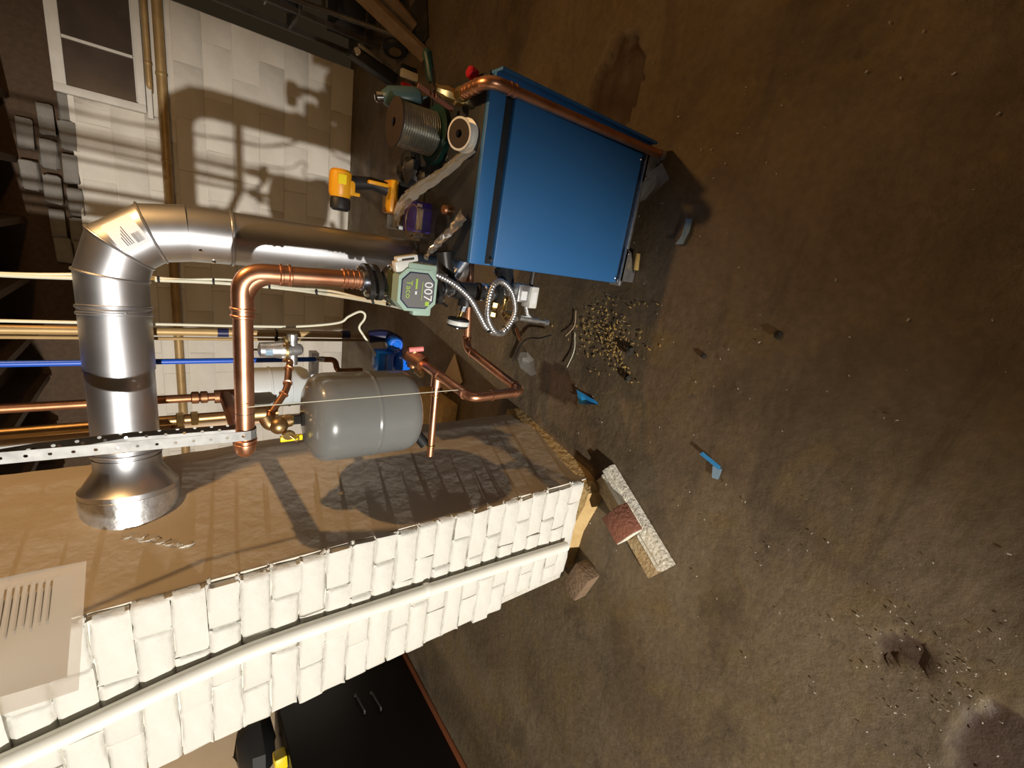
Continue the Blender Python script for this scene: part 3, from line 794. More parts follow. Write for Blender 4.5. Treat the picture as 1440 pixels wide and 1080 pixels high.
# flexible armoured conduit with its loop
fc = thing('flexible_conduit', 'coiled metal flexible conduit looping beside the boiler', 'conduit', (-.17, 1.18, .55))
cen = (-.178, 1.175, .600)
pts = [(-.073, 1.155, .996), (-.079, 1.153, .946), (-.087, 1.15, .89), (-.11, 1.148, .83), (-.146, 1.147, .776), (-.192, 1.146, .736), (-.234, 1.146, .70),
       (-.252, 1.146, .656), (-.227, 1.144, .618), (-.175, 1.142, .599), (-.115, 1.14, .624), (-.083, 1.138, .672), (-.099, 1.130, .709), (-.151, 1.124, .723),
       (-.202, 1.122, .716), (-.243, 1.124, .68), (-.250, 1.15, .628), (-.224, 1.17, .59), (-.212, 1.185, .57), (-.208, 1.197, .545)]
dense = spline(pts, 40)
cum = 0; out = [dense[0]]; step = .0022
for i in range(1, len(dense)):
    seg = dense[i] - out[-1]
    while seg.length >= step:
        out.append(out[-1] + seg.normalized() * step); seg = dense[i] - out[-1]
rr = [.0092 if (i // 2) % 2 else .0078 for i in range(len(out))]
MB().tube(out, rr, 12).build('sheath', galv, fc, 60)
MB().cbox((-.070, 1.140, 1.005), (.028, .028, .05), .004, rotm('Y', -14)).build('connector', white_plastic, fc)
MB().cbox((-.052, 1.143, .995), (.018, .024, .06), .003, rotm('Y', -14)).build('connector', white_plastic, fc)
MB().box((-.052, 1.1305, .995), (.006, .001, .035), rotm('Y', -14)).build('label', print_black, fc)
for c_, ax in (((-.240, 1.14, .690), (-1, 0, -1)), ((-.236, 1.146, .626), (1, 0, -1.5))):
    z_ = MB(); ring(z_, c_, ax, .010, .005, 12, .002); z_.build('cable_tie', rubber, fc)

# ================================================================ LOWER COPPER LOOP with blue valve
lc = thing('copper_return', 'copper return pipe stepping down and back behind the pump', 'pipe', (-.42, 1.3, .51))
RL = .0165
p1 = fillet([(-.05, 1.56, .535), (-.398, 1.508, .535), (-.452, 1.114, .535), (-.460, 1.114, .748), (-.447, 1.50, .748)], [0, .035, .03, .035, 0], 8)
k = len(p1); MB().tube(p1[:14], RL, 18).build('pipe', copper, lc)
MB().tube(p1[13:28], RL, 18).build('pipe', copper, lc)
MB().tube(p1[27:], RL, 18).build('pipe', copper, lc)
for c_, ax in (((-.355, 1.515, .535), (1, 0, 0)), ((-.405, 1.46, .535), (0, 1, 0)), ((-.446, 1.155, .535), (0, 1, 0)), ((-.454, 1.114, .565), (0, 0, 1)), ((-.4575, 1.114, .665), (0, 0, 1)), ((-.459, 1.15, .748), (0, 1, 0)), ((-.452, 1.33, .748), (0, 1, 0))):
    z_ = MB(); ring(z_, c_, ax, RL, .010, 18, .003); z_.build('solder_joint', copper, lc)
dp_ = MB(); dp_.tube([(-.452, 1.348, .748), (-.50, 1.348, .748)], .020, 16); dp_.build('tee', copper, lc)
MB().tube([(-.50, 1.348, .748), (-.782, 1.348, .742)], .0135, 16).build('branch_pipe', copper, lc)
z_ = MB(); ring(z_, (-.74, 1.348, .743), (1, 0, 0), .0135, .01, 16, .003); ring(z_, (-.535, 1.348, .7475), (1, 0, 0), .0135, .008, 16, .003); z_.build('solder_joint', brass, lc)
MB().tube([(-.665, 1.42, .80), (-.70, 1.40, .79), (-.745, 1.372, .755)], .021, 14).build('black_sleeve', rubber, lc)

zv = thing('zone_valve', 'bright blue zone valve with dark piping behind the grey tank', 'valve', (-.44, 1.56, .75))
MB().cbox((-.458, 1.565, .870), (.078, .07, .062), .006).build('actuator', valve_blue, zv)
MB().box((-.458, 1.5290, .871), (.066, .001, .004)).build('seam', navy, zv)
MB().cbox((-.460, 1.575, .793), (.080, .06, .070), .012).build('valve_body', valve_blue, zv)
d_ = MB(); d_.lathe([(.026, 0), (.028, .004), (.028, .05), (.024, .056)], (-.392, 1.59, .828), (0, -1, .1), 20); d_.cbox((-.418, 1.575, .828), (.05, .05, .045), .008); d_.build('dome', valve_blue, zv)
d_ = MB(); d_.lathe([(.014, 0), (.016, .003), (.012, .007)], (-.388, 1.536, .832), (.2, -1, .1), 14); d_.build('knob', valve_blue, zv)
d_ = MB(); d_.tube(fillet([(-.385, 1.64, .90), (-.372, 1.62, .845), (-.40, 1.60, .79)], .04), .025, 18); d_.build('elbow', navy, zv)
d_ = MB(); d_.tube([(-.447, 1.47, .748), (-.43, 1.56, .775)], .030, 18); d_.tube([(-.40, 1.52, .765), (-.475, 1.52, .765)], .022, 16); d_.build('tee', copper_dull, zv)
for c0, c1 in (((-.404, 1.512, .790), (-.396, 1.498, .738)), ((-.44, 1.515, .785), (-.455, 1.51, .755))):
    d_ = MB(); d_.tube([c0, c1], .010, 12); d_.build('pink_sleeve', pink, zv)
MB().tube([(-.478, 1.50, .755), (-.490, 1.47, .74)], .019, 16).build('open_stub', bronze, zv)
MB().tube([(-.49, 1.575, .765), (-.49, 1.57, .70)], .008, 10).build('stem', chrome, zv)
# ================================================================ BACK VERTICALS
pa = thing('supply_riser', 'tall tan water pipe rising to the joists beside the blue tube', 'pipe', (-.385, 1.66, .86))
MB().tube([(-.383, 1.66, .88), (-.381, 1.66, 1.5), (-.386, 1.66, 2.33)], .0125, 16).build('pipe', conduit_m, pa)
MB().tube([(-.405, 1.665, .88), (-.404, 1.665, 2.33)], .005, 10).build('tube', conduit_m, pa)
for z in (.97, 1.36): 
    z_ = MB(); z_.lathe([(.0145, 0), (.0145, .03)], (-.382, 1.66, z), (0, 0, 1), 16); z_.build('tape_wrap', navy, pa)
for z in (1.22, 1.62, 1.70):
    z_ = MB(); z_.cbox((-.392, 1.66, z), (.045, .036, .005), .001); z_.build('cable_tie', rubber, pa)
MB().lathe([(.013, 0), (.018, .01), (.018, .03), (.013, .05)], (-.383, 1.66, .875), (0, 0, -1), 14).build('adapter', chrome, pa)

bp_ = thing('blue_tube', 'blue plastic water tube running straight up to the joists', 'pipe', (-.49, 1.72, 1.05))
MB().tube([(-.495, 1.72, 1.065), (-.492, 1.72, 2.33)], .009, 14).build('tube', pex_blue, bp_)
MB().lathe([(.011, 0), (.011, .03), (.009, .034)], (-.495, 1.72, 1.075), (0, 0, -1), 14).build('crimp_ring', chrome, bp_)
MB().tube(fillet([(-.496, 1.72, 1.045), (-.498, 1.72, 1.0), (-.54, 1.70, 1.0), (-.54, 1.70, .90)], .03), .011, 14).build('elbow', copper_dull, bp_)

for nm, lab, X, Yv, zb, r, mt in (('copper_riser', 'dull copper riser with a coupling passing behind the flue', -.635, 1.75, 1.36, .014, copper_dull),
                              ('brass_riser', 'brass riser with hex unions close to the chimney', -.712, 1.75, 1.20, .017, bronze)):
    t_ = thing(nm, lab, 'pipe', (X, Yv, zb))
    MB().tube([(X, Yv, zb), (X + .003, Yv, 2.33)], r, 16).build('pipe', mt, t_)
    for z in ((1.43, 1.455, 1.385) if nm == 'copper_riser' else (1.33, 1.46, 1.50)):
        q_ = MB(); q_.lathe([(r + .001, -.012), (r + .007, -.009), (r + .007, .009), (r + .001, .012)], (X + .001, Yv, z), (0, 0, 1), 20 if nm == 'copper_riser' else 6); q_.build('union', copper_dull if nm == 'copper_riser' else brass, t_)
    if nm == 'copper_riser':
        q_ = MB(); q_.tube([(X, Yv, 1.365), (-.612, 1.42, 1.365)], .022, 18); q_.tube([(X, Yv, 1.40), (X, Yv, 1.34)], .024, 18); q_.build('tee', copper_dull, t_)
    else:
        q_ = MB(); q_.lathe([(.02, 0), (.03, .012), (.03, .10), (.02, .115)], (X, Yv, 1.21), (0, 0, 1), 20); q_.build('check_valve', bronze, t_)
ft_ = thing('foam_riser', 'tan insulated pipe rising along the chimney edge', 'pipe', (-.80, 1.76, 1.0))
MB().tube([(-.758, 1.79, .92), (-.755, 1.79, 2.33)], .014, 14).build('pipe', cardboard, ft_)
q_ = MB(); q_.lathe([(.016, 0), (.021, .006), (.021, .02), (.016, .026)], (-.756, 1.79, 1.5), (0, 0, 1), 14); q_.build('coupling', bronze, ft_)

# pressure reducing valve with beaded copper line to the tank
pr_ = thing('pressure_valve', 'bell shaped pressure reducing valve with copper lines', 'valve', (-.42, 1.56, 1.17))
q_ = MB(); q_.lathe([(.012, .075), (.024, .07), (.026, .03), (.030, .008), (.030, 0)], (-.412, 1.555, 1.215), (0, 0, 1), 24); q_.build('bell', galv, pr_)
q_ = MB(); q_.lathe([(.044, -.004), (.044, .004)], (-.412, 1.555, 1.212), (0, 0, 1), 20); q_.build('flange', brass, pr_)
q_ = MB(); q_.lathe([(.028, 0), (.024, -.02), (.018, -.045), (.01, -.05)], (-.412, 1.555, 1.207), (0, 0, 1), 20); q_.tube([(-.36, 1.555, 1.19), (-.462, 1.55, 1.19)], .016, 14); q_.build('body', galv, pr_)
MB().tube([(-.412, 1.555, 1.285), (-.412, 1.555, 1.315)], .004, 8).build('stem', chrome, pr_)
MB().box((-.415, 1.5285, 1.262), (.018, .001, .022)).build('label', film_pale, pr_)
for a in range(4):
    an = a * math.pi / 2 + .6; MB().lathe([(.005, -.01), (.005, .012)], (-.412 + .036 * math.cos(an), 1.555 + .036 * math.sin(an), 1.212), (0, 0, 1), 6).build('flange_bolt', chrome, pr_)
ln = fillet([(-.445, 1.545, 1.195), (-.468, 1.53, 1.205), (-.508, 1.43, 1.228), (-.575, 1.37, 1.292), (-.582, 1.35, 1.262)], .03, 6)
MB().tube(ln, .0105, 14).build('copper_line', copper_dull, pr_)
for i in (5, 8, 13, 15, 20):
    p = ln[i]; a, b3 = ln[i - 1], ln[i + 1]
    z_ = MB(); ring(z_, p, b3 - a, .0118, .006, 14, .0025); z_.build('solder_joint', copper, pr_)

# expansion tank hanging by the chimney
et = thing('expansion_tank', 'grey cylindrical steel expansion tank hanging beside the chimney', 'tank', (-.58, 1.35, .84))
RT = .142; z0_ = .842
prof = [(.02, 0), (.09, .002), (.120, .007), (.136, .020), (RT, .042), (RT, .052), (RT, .146), (RT, .1495), (RT + .0022, .153), (RT + .0022, .158), (RT, .1615), (RT, .165), (RT, .28), (RT, .29), (.138, .312), (.125, .330), (.10, .344), (.065, .352), (.03, .354)]
MB().lathe(prof, (-.58, 1.35, z0_), (0, 0, 1), 48).build('shell', tank_grey, et, 40)
q_ = MB(); q_.lathe([(.022, 0), (.022, .012), (.015, .015), (.015, .04)], (-.58, 1.35, z0_ + .35), (0, 0, 1), 6); q_.build('nipple', iron, et)
q_ = MB(); q_.lathe([(.017, 0), (.019, .005), (.019, .03), (.015, .035)], (-.58, 1.35, z0_ + .385), (0, 0, 1), 12); q_.build('bushing', brass, et)
MB().tube([(-.58, 1.35, z0_), (-.58, 1.35, z0_ - .02)], .008, 10).build('air_stem', chrome, et)
iv = thing('isolation_valve', 'bronze valve with yellow tag lever on top of the grey tank', 'valve', (-.59, 1.34, 1.25))
q_ = MB(); q_.tube(fillet([(-.58, 1.35, 1.235), (-.588, 1.345, 1.29), (-.565, 1.355, 1.30)], .02), .020, 14); q_.ball((-.588, 1.335, 1.268), .026, 14, 9); q_.build('body', bronze, iv)
q_ = MB(); q_.lathe([(.017, 0), (.019, .004), (.015, .009)], (-.612, 1.318, 1.245), (-.25, -1, .1), 18); q_.build('knob', brass, iv)
q_ = MB(); q_.cbox((-.627, 1.322, 1.236), (.018, .012, .062), .003); q_.build('tag_lever', tag_yellow, iv)
hw = MB(); hw.tube(spline([(-.612, 1.306, 1.243), (-.622, 1.302, 1.232), (-.630, 1.302, 1.226), (-.622, 1.302, 1.219), (-.613, 1.305, 1.229)], 6), .0022, 8); hw.build('wire_loop', bronze, iv)

# pale air separator behind
asx = thing('storage_jug', 'pale plastic cylinder standing behind the copper pipe', 'container', (-.66, 1.9, 1.10))
q_ = MB(); q_.lathe([(.03, 0), (.07, .006), (.083, .03), (.083, .20), (.08, .24), (.06, .26), (.03, .265)], (-.672, 1.93, 1.05), (0, 0, 1), 32); q_.build('shell', jug_plastic, asx)
for z in (1.13, 1.20):
    z_ = MB(); ring(z_, (-.672, 1.93, z), (0, 0, 1), .083, .01, 32, .003); z_.build('rib', jug_plastic, asx)
q_ = MB(); q_.box((-.672, 1.93, 1.03), (.30, .05, .03)); q_.build('bracket', galv, asx)

# ---- cables
cb_ = thing('pump_cable', 'pale electrical cable tied in loops from pump to ceiling', 'cable', (-.2, 1.3, .93))
cp = spline([(-.185, 1.17, .935), (-.195, 1.20, .955), (-.200, 1.30, .99), (-.215, 1.50, 1.06), (-.225, 1.66, 1.20), (-.228, 1.70, 1.39), (-.238, 1.72, 1.57), (-.255, 1.74, 1.85), (-.26, 1.75, 2.33)], 10)
MB().tube(cp, .0055, 10).build('cable', cable_white, cb_)
cp2 = [p + V((.008 + .004 * math.sin(i * .4), .003, .004)) for i, p in enumerate(cp[12:])]
MB().tube(cp2, .004, 10).build('cable', cable_white, cb_)
for i in (4, 22, 34, 42, 50, 58):
    t = (cp[i + 1] - cp[i - 1]); z_ = MB(); ring(z_, cp[i] + V((.003, 0, .002)), t, .0085, .006, 10, .002); z_.build('cable_tie', rubber, cb_)
vc = thing('valve_cable', 'thin white cable looping down to the blue valve', 'cable', (-.35, 1.6, .9))
MB().tube(spline([(-.44, 1.56, .898), (-.402, 1.57, .92), (-.365, 1.58, .945), (-.335, 1.58, .962), (-.305, 1.58, .945), (-.285, 1.58, .945), (-.278, 1.58, .965), (-.30, 1.59, 1.0), (-.325, 1.60, 1.03), (-.345, 1.62, 1.14), (-.352, 1.63, 1.27), (-.355, 1.64, 1.6), (-.36, 1.65, 2.33)], 8), .0042, 10).build('cable', cable_white, vc)
th_ = MB().tube([(-.468, 1.198, 1.372), (-.449, 1.165, .766)], .0011, 6); 
tag(th_.build('string', cable_white), 'thin white string hanging down across the grey tank', 'string')
cab = MB().tube(spline([(-.13, 1.40, .92), (-.20, 1.48, .80), (-.22, 1.55, .66), (-.24, 1.60, .60)], 8), .006, 10)
tag(cab.build('black_cable', rubber), 'black cable dangling behind the circulator pump', 'cable')

# ochre pipes along the back wall
cw = thing('wall_pipe', 'long ochre pipe fixed across the back wall under the window', 'pipe', (0, 4.9, 1.46))
MB().tube([(1.46, 4.885, 1.475), (-3.2, 4.885, 1.475)], .034, 14).build('pipe', conduit_m, cw)
for x in (.92, .30, -.4, -1.1):
    z_ = MB(); ring(z_, (x, 4.885, 1.475), (1, 0, 0), .034, .03, 14, .004); z_.build('pipe_clip', conduit_m, cw)
cw2 = thing('wall_conduit', 'thinner ochre conduit just above the wall pipe', 'pipe', (1.1, 4.9, 1.545))
MB().tube(fillet([(1.46, 4.895, 1.553), (.82, 4.895, 1.553), (.78, 4.93, 1.553)], .03), .022, 12).build('conduit', conduit_m, cw2)
z_ = MB(); ring(z_, (.97, 4.895, 1.553), (1, 0, 0), .022, .03, 12, .004); z_.build('coupling', conduit_m, cw2)

# ================================================================ THINGS ON THE BOILER
TZ = .780
sp_ = thing('wire_spool', 'large spool of grey solder wire standing on the boiler', 'spool', (.335, 1.45, TZ))
q_ = MB(); q_.lathe([(.088, 0), (.090, .004), (.090, .016), (.086, .02)], (.335, 1.46, TZ), (0, 0, 1), 36); q_.build('flange', green_plastic, sp_)
q_ = MB(); q_.lathe([(.0135, 0), (.07, 0), (.07, .005), (.058, .006), (.0135, .006), (.0135, 0)], (.335, 1.46, TZ + .146), (0, 0, 1), 32, False); q_.build('flange', spool_brown, sp_)
MB().lathe([(.0135, .02), (.0135, .150)], (.335, 1.46, TZ), (0, 0, 1), 20, False).build('hub', spool_brown, sp_)
q_ = MB(); prof = []
for k in range(16):
    z = .02 + k * .0079; r0 = .066 - .0002 * k; prof += [(r0 - .004, z), (r0, z + .003), (r0, z + .006)]
prof.append((.06, .146)); q_.lathe(prof, (.335, 1.46, TZ), (0, 0, 1), 36, False); q_.build('wire', solder, sp_, 25)

dr = thing('cordless_drill', 'yellow and black cordless drill standing on its battery', 'drill', (.15, 1.67, TZ))
def side(poly, y0, y1, x=0): return MB().prism(poly, (.15 + x, y0, TZ), (1, 0, 0), (0, 0, 1), (0, y1 - y0, 0))
# upright pistol grip: battery foot, handle, motor head with chuck pointing left
q_ = MB(); q_.cbox((.148, 1.66, TZ + .030), (.085, .085, .056), .010); q_.build('battery', tool_black, dr)
q_ = MB(); q_.cbox((.135, 1.655, TZ + .070), (.115, .085, .030), .010); q_.cbox((.10, 1.652, TZ + .048), (.035, .08, .05), .010, rotm('Y', 20)); q_.build('battery_cap', tool_yellow, dr)
q_ = MB(); q_.tube([(.158, 1.66, TZ + .08), (.166, 1.66, TZ + .14), (.152, 1.66, TZ + .215)], [.024, .021, .024], 14); q_.build('grip', tool_black, dr)
q_ = MB(); q_.cbox((.166, 1.62, TZ + .13), (.012, .02, .07), .003); q_.build('grip_stripe', tool_yellow, dr)
q_ = MB(); q_.lathe([(.026, 0), (.035, .008), (.037, .03), (.037, .075), (.032, .088)], (.188, 1.66, TZ + .245), (-1, 0, 0), 18); q_.cbox((.135, 1.66, TZ + .215), (.05, .05, .03), .008); q_.build('motor_head', tool_yellow, dr)
q_ = MB(); q_.lathe([(.030, 0), (.033, .006), (.033, .034), (.024, .042)], (.098, 1.66, TZ + .243), (-1, 0, 0), 18); q_.build('chuck', tool_black, dr)
MB().cbox((.118, 1.652, TZ + .196), (.012, .02, .028), .003).build('trigger', tool_yellow, dr)
MB().box((.155, 1.622, TZ + .250), (.03, .002, .026)).build('badge', tag_yellow, dr)

tr = thing('tape_roll', 'white plastic reel with a dark core lying at the boiler front', 'reel', (.31, 1.24, TZ))
ax_ = V((-.10, -.35, 1)).normalized(); o_ = V((.312, 1.252, TZ + .012))
q_ = MB(); q_.lathe([(.011, 0), (.047, 0), (.047, .004), (.036, .006), (.036, .028), (.044, .030), (.044, .033), (.011, .033), (.011, 0)], o_, ax_, 30, False); q_.build('flange', white_plastic, tr)
q_ = MB(); q_.lathe([(.011, 0), (.038, 0), (.038, .0015), (.011, .0015), (.011, 0)], o_ + ax_ * .0325, ax_, 28, False); q_.build('core', spool_brown, tr)
MB().lathe([(.0108, .001), (.0108, .034)], o_, ax_, 16, False).build('hub', spool_brown, tr)

def crumple(name, mat, pts, wd, label, cat, seed, n=18, m_=6, amp=.006, th=.0012):
    rnd = random.Random(seed); sp = spline(pts, max(2, n // (len(pts) - 1))); mb = MB(); vs = []
    for i, p in enumerate(sp):
        t = (sp[min(i + 1, len(sp) - 1)] - sp[max(i - 1, 0)]).normalized(); sd = t.cross(V((0, 0, 1))).normalized(); up = sd.cross(t)
        w_ = wd[0] + (wd[1] - wd[0]) * i / (len(sp) - 1) if len(wd) == 2 else wd[min(int(i / len(sp) * len(wd)), len(wd) - 1)]
        for j in range(m_ + 1):
            s_ = j / m_ - .5; arch = (.25 - s_ * s_) * w_ * .9
            vs.append(p + sd * s_ * w_ + up * (arch + rnd.uniform(-amp, amp)))
    k = len(vs); vs += [p - V((0, 0, th)) for p in vs]; fs = []
    for i in range(len(sp) - 1):
        for j in range(m_):
            a = i * (m_ + 1) + j; fs += [(a, a + 1, a + m_ + 2, a + m_ + 1), (k + a, k + a + m_ + 1, k + a + m_ + 2, k + a + 1)]
    mb.add(vs, fs); o = mb.build(name, mat, None, 25); return tag(o, label, cat)
crumple('plastic_bag', cloudy, [(.065, 1.60, .835), (.10, 1.52, .862), (.15, 1.42, .86), (.205, 1.30, .832), (.275, 1.185, .80)], (.07, .03), 'long crumpled clear plastic bag draped across the boiler top', 'bag', 3, 24, 8, .005)
crumple('foil_packet', foil, [(-.05, 1.34, .842), (-.01, 1.30, .835), (.04, 1.25, .815), (.095, 1.20, .80)], (.018, .045), 'torn silver packet lying on the boiler edge', 'packet', 5, 18, 6, .004)
jr = thing('clear_jar', 'clear plastic cup lying open on the boiler', 'cup', (.05, 1.36, TZ))
q_ = MB(); q_.lathe([(.042, .0), (.045, .002), (.047, .095), (.050, .10), (.050, .104), (.047, .103), (.044, .094), (.042, .006)], (.055, 1.375, TZ), (0, 0, 1), 30, False); q_.build('wall', jar_clear, jr)
q_ = MB(); q_.lathe([(.042, 0), (.042, .004)], (.055, 1.375, TZ), (0, 0, 1), 30); q_.build('base', jar_clear, jr)
z_ = MB(); z_.tube([(.055 + .0495 * math.cos(k * math.pi / 16), 1.375 + .0495 * math.sin(k * math.pi / 16), TZ + .103) for k in range(33)], .0018, 6); z_.build('rim', bronze, jr)
MB().lathe([(.024, 0), (.027, .06)], (.105, 1.30, TZ), (0, 0, 1), 20, True).build('sleeve', copper_dull, jr) if False else None
cpb = MB(); cpb.lathe([(.013, 0), (.015, .003), (.015, .026), (.013, .03)], (.105, 1.315, TZ), (0, 0, 1), 18); 
tag(cpb.build('copper_coupling', copper_dull), 'small copper coupling beside the clear cup', 'fitting')
vb = thing('violet_box', 'dark violet cardboard box behind the clear cup', 'box', (.06, 1.48, TZ))
MB().cbox((.075, 1.50, TZ + .03), (.10, .09, .06), .002).build('carton', violet_box, vb)
MB().box((.075, 1.4545, TZ + .045), (.085, .001, .018)).build('flap', cardboard, vb)
cbx = MB().cbox((.052, 1.665, TZ + .028), (.05, .09, .055), .003); tag(cbx.build('steel_junction_box', galv), 'small galvanised metal box by the drill battery', 'box')
bt = thing('solder_bottle', 'teal plastic squeeze bottle lying behind the wire spool', 'bottle', (.44, 1.55, TZ))
MB().lathe([(.008, 0), (.03, .012), (.033, .03), (.033, .11), (.02, .13)], (.455, 1.56, TZ + .02), (-.25, .25, 1), 20).build('body', teal, bt)
MB().lathe([(.016, .128), (.016, .15), (.008, .156)], (.455, 1.56, TZ + .02), (-.25, .25, 1), 14).build('cap', chrome, bt)
sc1 = thing('screwdriver', 'green handled screwdriver sticking up by the relief valve', 'screwdriver', (.455, 1.40, TZ))
MB().lathe([(.012, 0), (.015, .02), (.013, .05), (.015, .075), (.008, .085)], (.462, 1.41, TZ + .06), (1, .1, .3), 10).build('handle', green_plastic, sc1)
MB().tube([(.44, 1.405, TZ + .001), (.462, 1.41, TZ + .062)], .004, 8).build('shaft', chrome, sc1)
pl_ = thing('pliers', 'red handled pliers lying on the boiler rear corner', 'pliers', (.44, 1.66, TZ))
MB().tube([(.42, 1.66, TZ + .008), (.46, 1.68, TZ + .02), (.465, 1.69, TZ + .07)], .009, 10).build('handle', red_plastic, pl_)
MB().tube([(.42, 1.64, TZ + .008), (.435, 1.69, TZ + .02), (.44, 1.71, TZ + .07)], .009, 10).build('handle', red_plastic, pl_)
MB().cbox((.40, 1.64, TZ + .008), (.05, .03, .014), .004, rotm('Z', 20)).build('jaw', dark_steel, pl_)
rk = thing('red_knob', 'small red knob on the boiler rear corner', 'knob', (.455, 1.28, TZ))
MB().lathe([(.008, 0), (.008, .012), (.016, .014), (.016, .035), (.012, .04)], (.458, 1.235, TZ), (.25, 0, 1), 10).build('knob', red_plastic, rk)
rl = thing('folding_rule', 'red brown strip of rule propped beside the spool', 'rule', (.38, 1.37, TZ))
MB().box((.405, 1.345, TZ + .075), (.012, .006, .12), rotm('Y', 14)).build('strip', red_brick, rl)
tr2 = thing('tool_pouch', 'dark heap of tools and fittings behind the plastic bag', 'tool pouch', (.22, 1.55, TZ))
for k, (x, y, z, s_) in enumerate(((.225, 1.56, .040, .045), (.27, 1.61, .032, .04), (.225, 1.64, .032, .036), (.205, 1.49, .026, .026))): MB().lump((x, y, TZ + z), s_, (1, 1, .6), .2, 70 + k).build('pouch_lobe', tool_black, tr2)
for k, (x, y) in enumerate(((.25, 1.35), (.262, 1.37), (.238, 1.385))):
    o = MB().lathe([(.006, 0), (.009, .001), (.009, .007), (.006, .008)], (x, y, TZ), (0, 0, 1), 6).build('hex_nut', chrome)
    tag(o, 'loose hex nut on the black boiler top behind the reel', 'nut', 'loose nuts on the boiler top')
ce = thing('copper_elbow', 'small copper elbow fitting beside the drill battery', 'fitting', (.11, 1.58, TZ))
MB().tube(fillet([(.09, 1.57, TZ + .02), (.115, 1.575, TZ + .02), (.12, 1.585, TZ + .055)], .02), .010, 12).build('elbow', copper, ce)

# ================================================================ THINGS ON THE FLOOR
wb = thing('trim_board', 'white and tan wooden trim board lying by the chimney base', 'board', (-.98, .88, 0))
A, B = V((-.80, 1.035, 0)), V((-1.045, .655, 0)); dB = (B - A).normalized(); nB = V((dB.y, -dB.x, 0))   # nB towards chimney side
if nB.x > 0: nB = -nB
def strip(a, b2, z0_, z1_, l0=0, l1=1):
    L_ = (B - A).length; return MB().prism([(0, 0), (L_ * (l1 - l0), 0), (L_ * (l1 - l0), b2 - a), (0, b2 - a)], A + dB * L_ * l0 + nB * a + V((0, 0, z0_)), dB, nB, (0, 0, z1_ - z0_))
strip(0, .022, 0, .032).build('edge_bead', board_white, wb)
strip(.022, .047, 0, .040).build('moulding', board_white, wb)
strip(.047, .075, 0, .030, 0.02, .985).build('fillet_strip', board_white, wb)
strip(.075, .145, 0, .020, 0.02, 1.0).build('plank', board_tan, wb)
bk = thing('loose_brick', 'red brick with a white mortared end resting on the board', 'brick', (-.985, .875, .03))
rz = math.atan2(dB.y, dB.x); Rb = Matrix.Rotation(rz, 3, 'Z') @ Matrix.Rotation(.12, 3, 'X')
ctr = A.lerp(B, .50) + nB * .075 + V((0, 0, .071))
MB().cbox(ctr, (.118, .128, .058), .004, Rb).build('brick', red_brick, bk)
MB().cbox(ctr + Rb @ V((.060, 0, 0)), (.006, .122, .054), .002, Rb).build('mortar_end', board_white, bk)
sb = MB().cbox((-1.40, 1.035, .045), (.17, .10, .085), .012, rotm('Z', -18)); tag(sb.build('brown_brick', old_brick), 'old brown brick on the floor at the chimney foot', 'brick')
cr = MB().prism([(0, 0), (.30, 0), (.32, .012), (.02, .01)], (-1.32, 1.06, .002), (.0, -1, 0), (1, 0, 0), (0, 0, .008)); 
cbt = MB().prism([(-.69, 2.47), (-.845, 2.33), (-1.0, 2.53), (-.955, 2.62)], (0, 0, .004), (1, 0, 0), (0, 1, 0), (0, 0, .006)); tag(cbt.build('cardboard_scrap', cardboard), 'torn triangular scrap of cardboard on the floor', 'cardboard')
cu_ = MB().cbox((-1.22, 2.55, .06), (.42, .40, .12), .015); tag(cu_.build('concrete_curb', mortar_bare), 'low mossy concrete pad behind the chimney', 'concrete pad')
def film(name, mat, poly, label, cat, z=.004, curl=.02, seed=1):
    rnd = random.Random(seed); n = len(poly); cx = sum(p[0] for p in poly) / n; cy = sum(p[1] for p in poly) / n
    vs = [V((cx, cy, z))]
    for f_ in (.5, 1):
        for p in poly: vs.append(V((cx + (p[0] - cx) * f_, cy + (p[1] - cy) * f_, z + rnd.random() * curl * f_)))
    fs = [(0, 1 + k, 1 + (k + 1) % n) for k in range(n)] + [(1 + k, 1 + n + k, 1 + n + (k + 1) % n, 1 + (k + 1) % n) for k in range(n)]
    k = len(vs); vs += [p - V((0, 0, .001)) for p in vs]; fs += [tuple(reversed([i + k for i in f])) for f in fs]
    return tag(MB().add(vs, fs).build(name, mat, None, 20, False), label, cat)
film('clear_wrapper', cloudy, [(-.49, 1.77), (-.47, 1.70), (-.49, 1.64), (-.56, 1.60), (-.59, 1.66), (-.57, 1.74), (-.53, 1.78)], 'crumpled clear wrapper near the bent copper return', 'wrapper', .01, .045, 2)
film('blue_tape_scrap', film_blue, [(-.555, 1.335), (-.60, 1.31), (-.61, 1.29), (-.575, 1.185), (-.565, 1.20)], 'bright blue film scrap beside the rusty floor patch', 'plastic scrap', .006, .02, 3)
b6 = thing('folded_blue_scrap', 'folded blue and clear film scrap on open floor', 'plastic scrap', (-.6, .62, 0))
def flat(poly, z, th, mat, name, par): return MB().prism(poly, (0, 0, z), (1, 0, 0), (0, 1, 0), (0, 0, th)).build(name, mat, par)
pB = [(-.566, .676), (-.588, .60), (-.602, .606), (-.58, .685)]
flat(pB, .012, .002, film_blue, 'blue_part', b6)
flat([(-.602, .632), (-.598, .598), (-.640, .600), (-.644, .622)], .004, .002, film_pale, 'clear_part', b6)
film('clear_tape_scrap', film_pale, [(.225, .985), (.222, .955), (.18, .95), (.135, .965), (.132, .995), (.165, .985)], 'small clear film scrap in front of the boiler', 'plastic scrap', .005, .015, 5)
film('clear_strip', cloudy, [(.36, 1.19), (.41, 1.12), (.35, 1.06), (.28, 1.15), (.25, 1.22)], 'clear plastic strip poking out beneath the boiler', 'wrapper', .01, .06, 6)
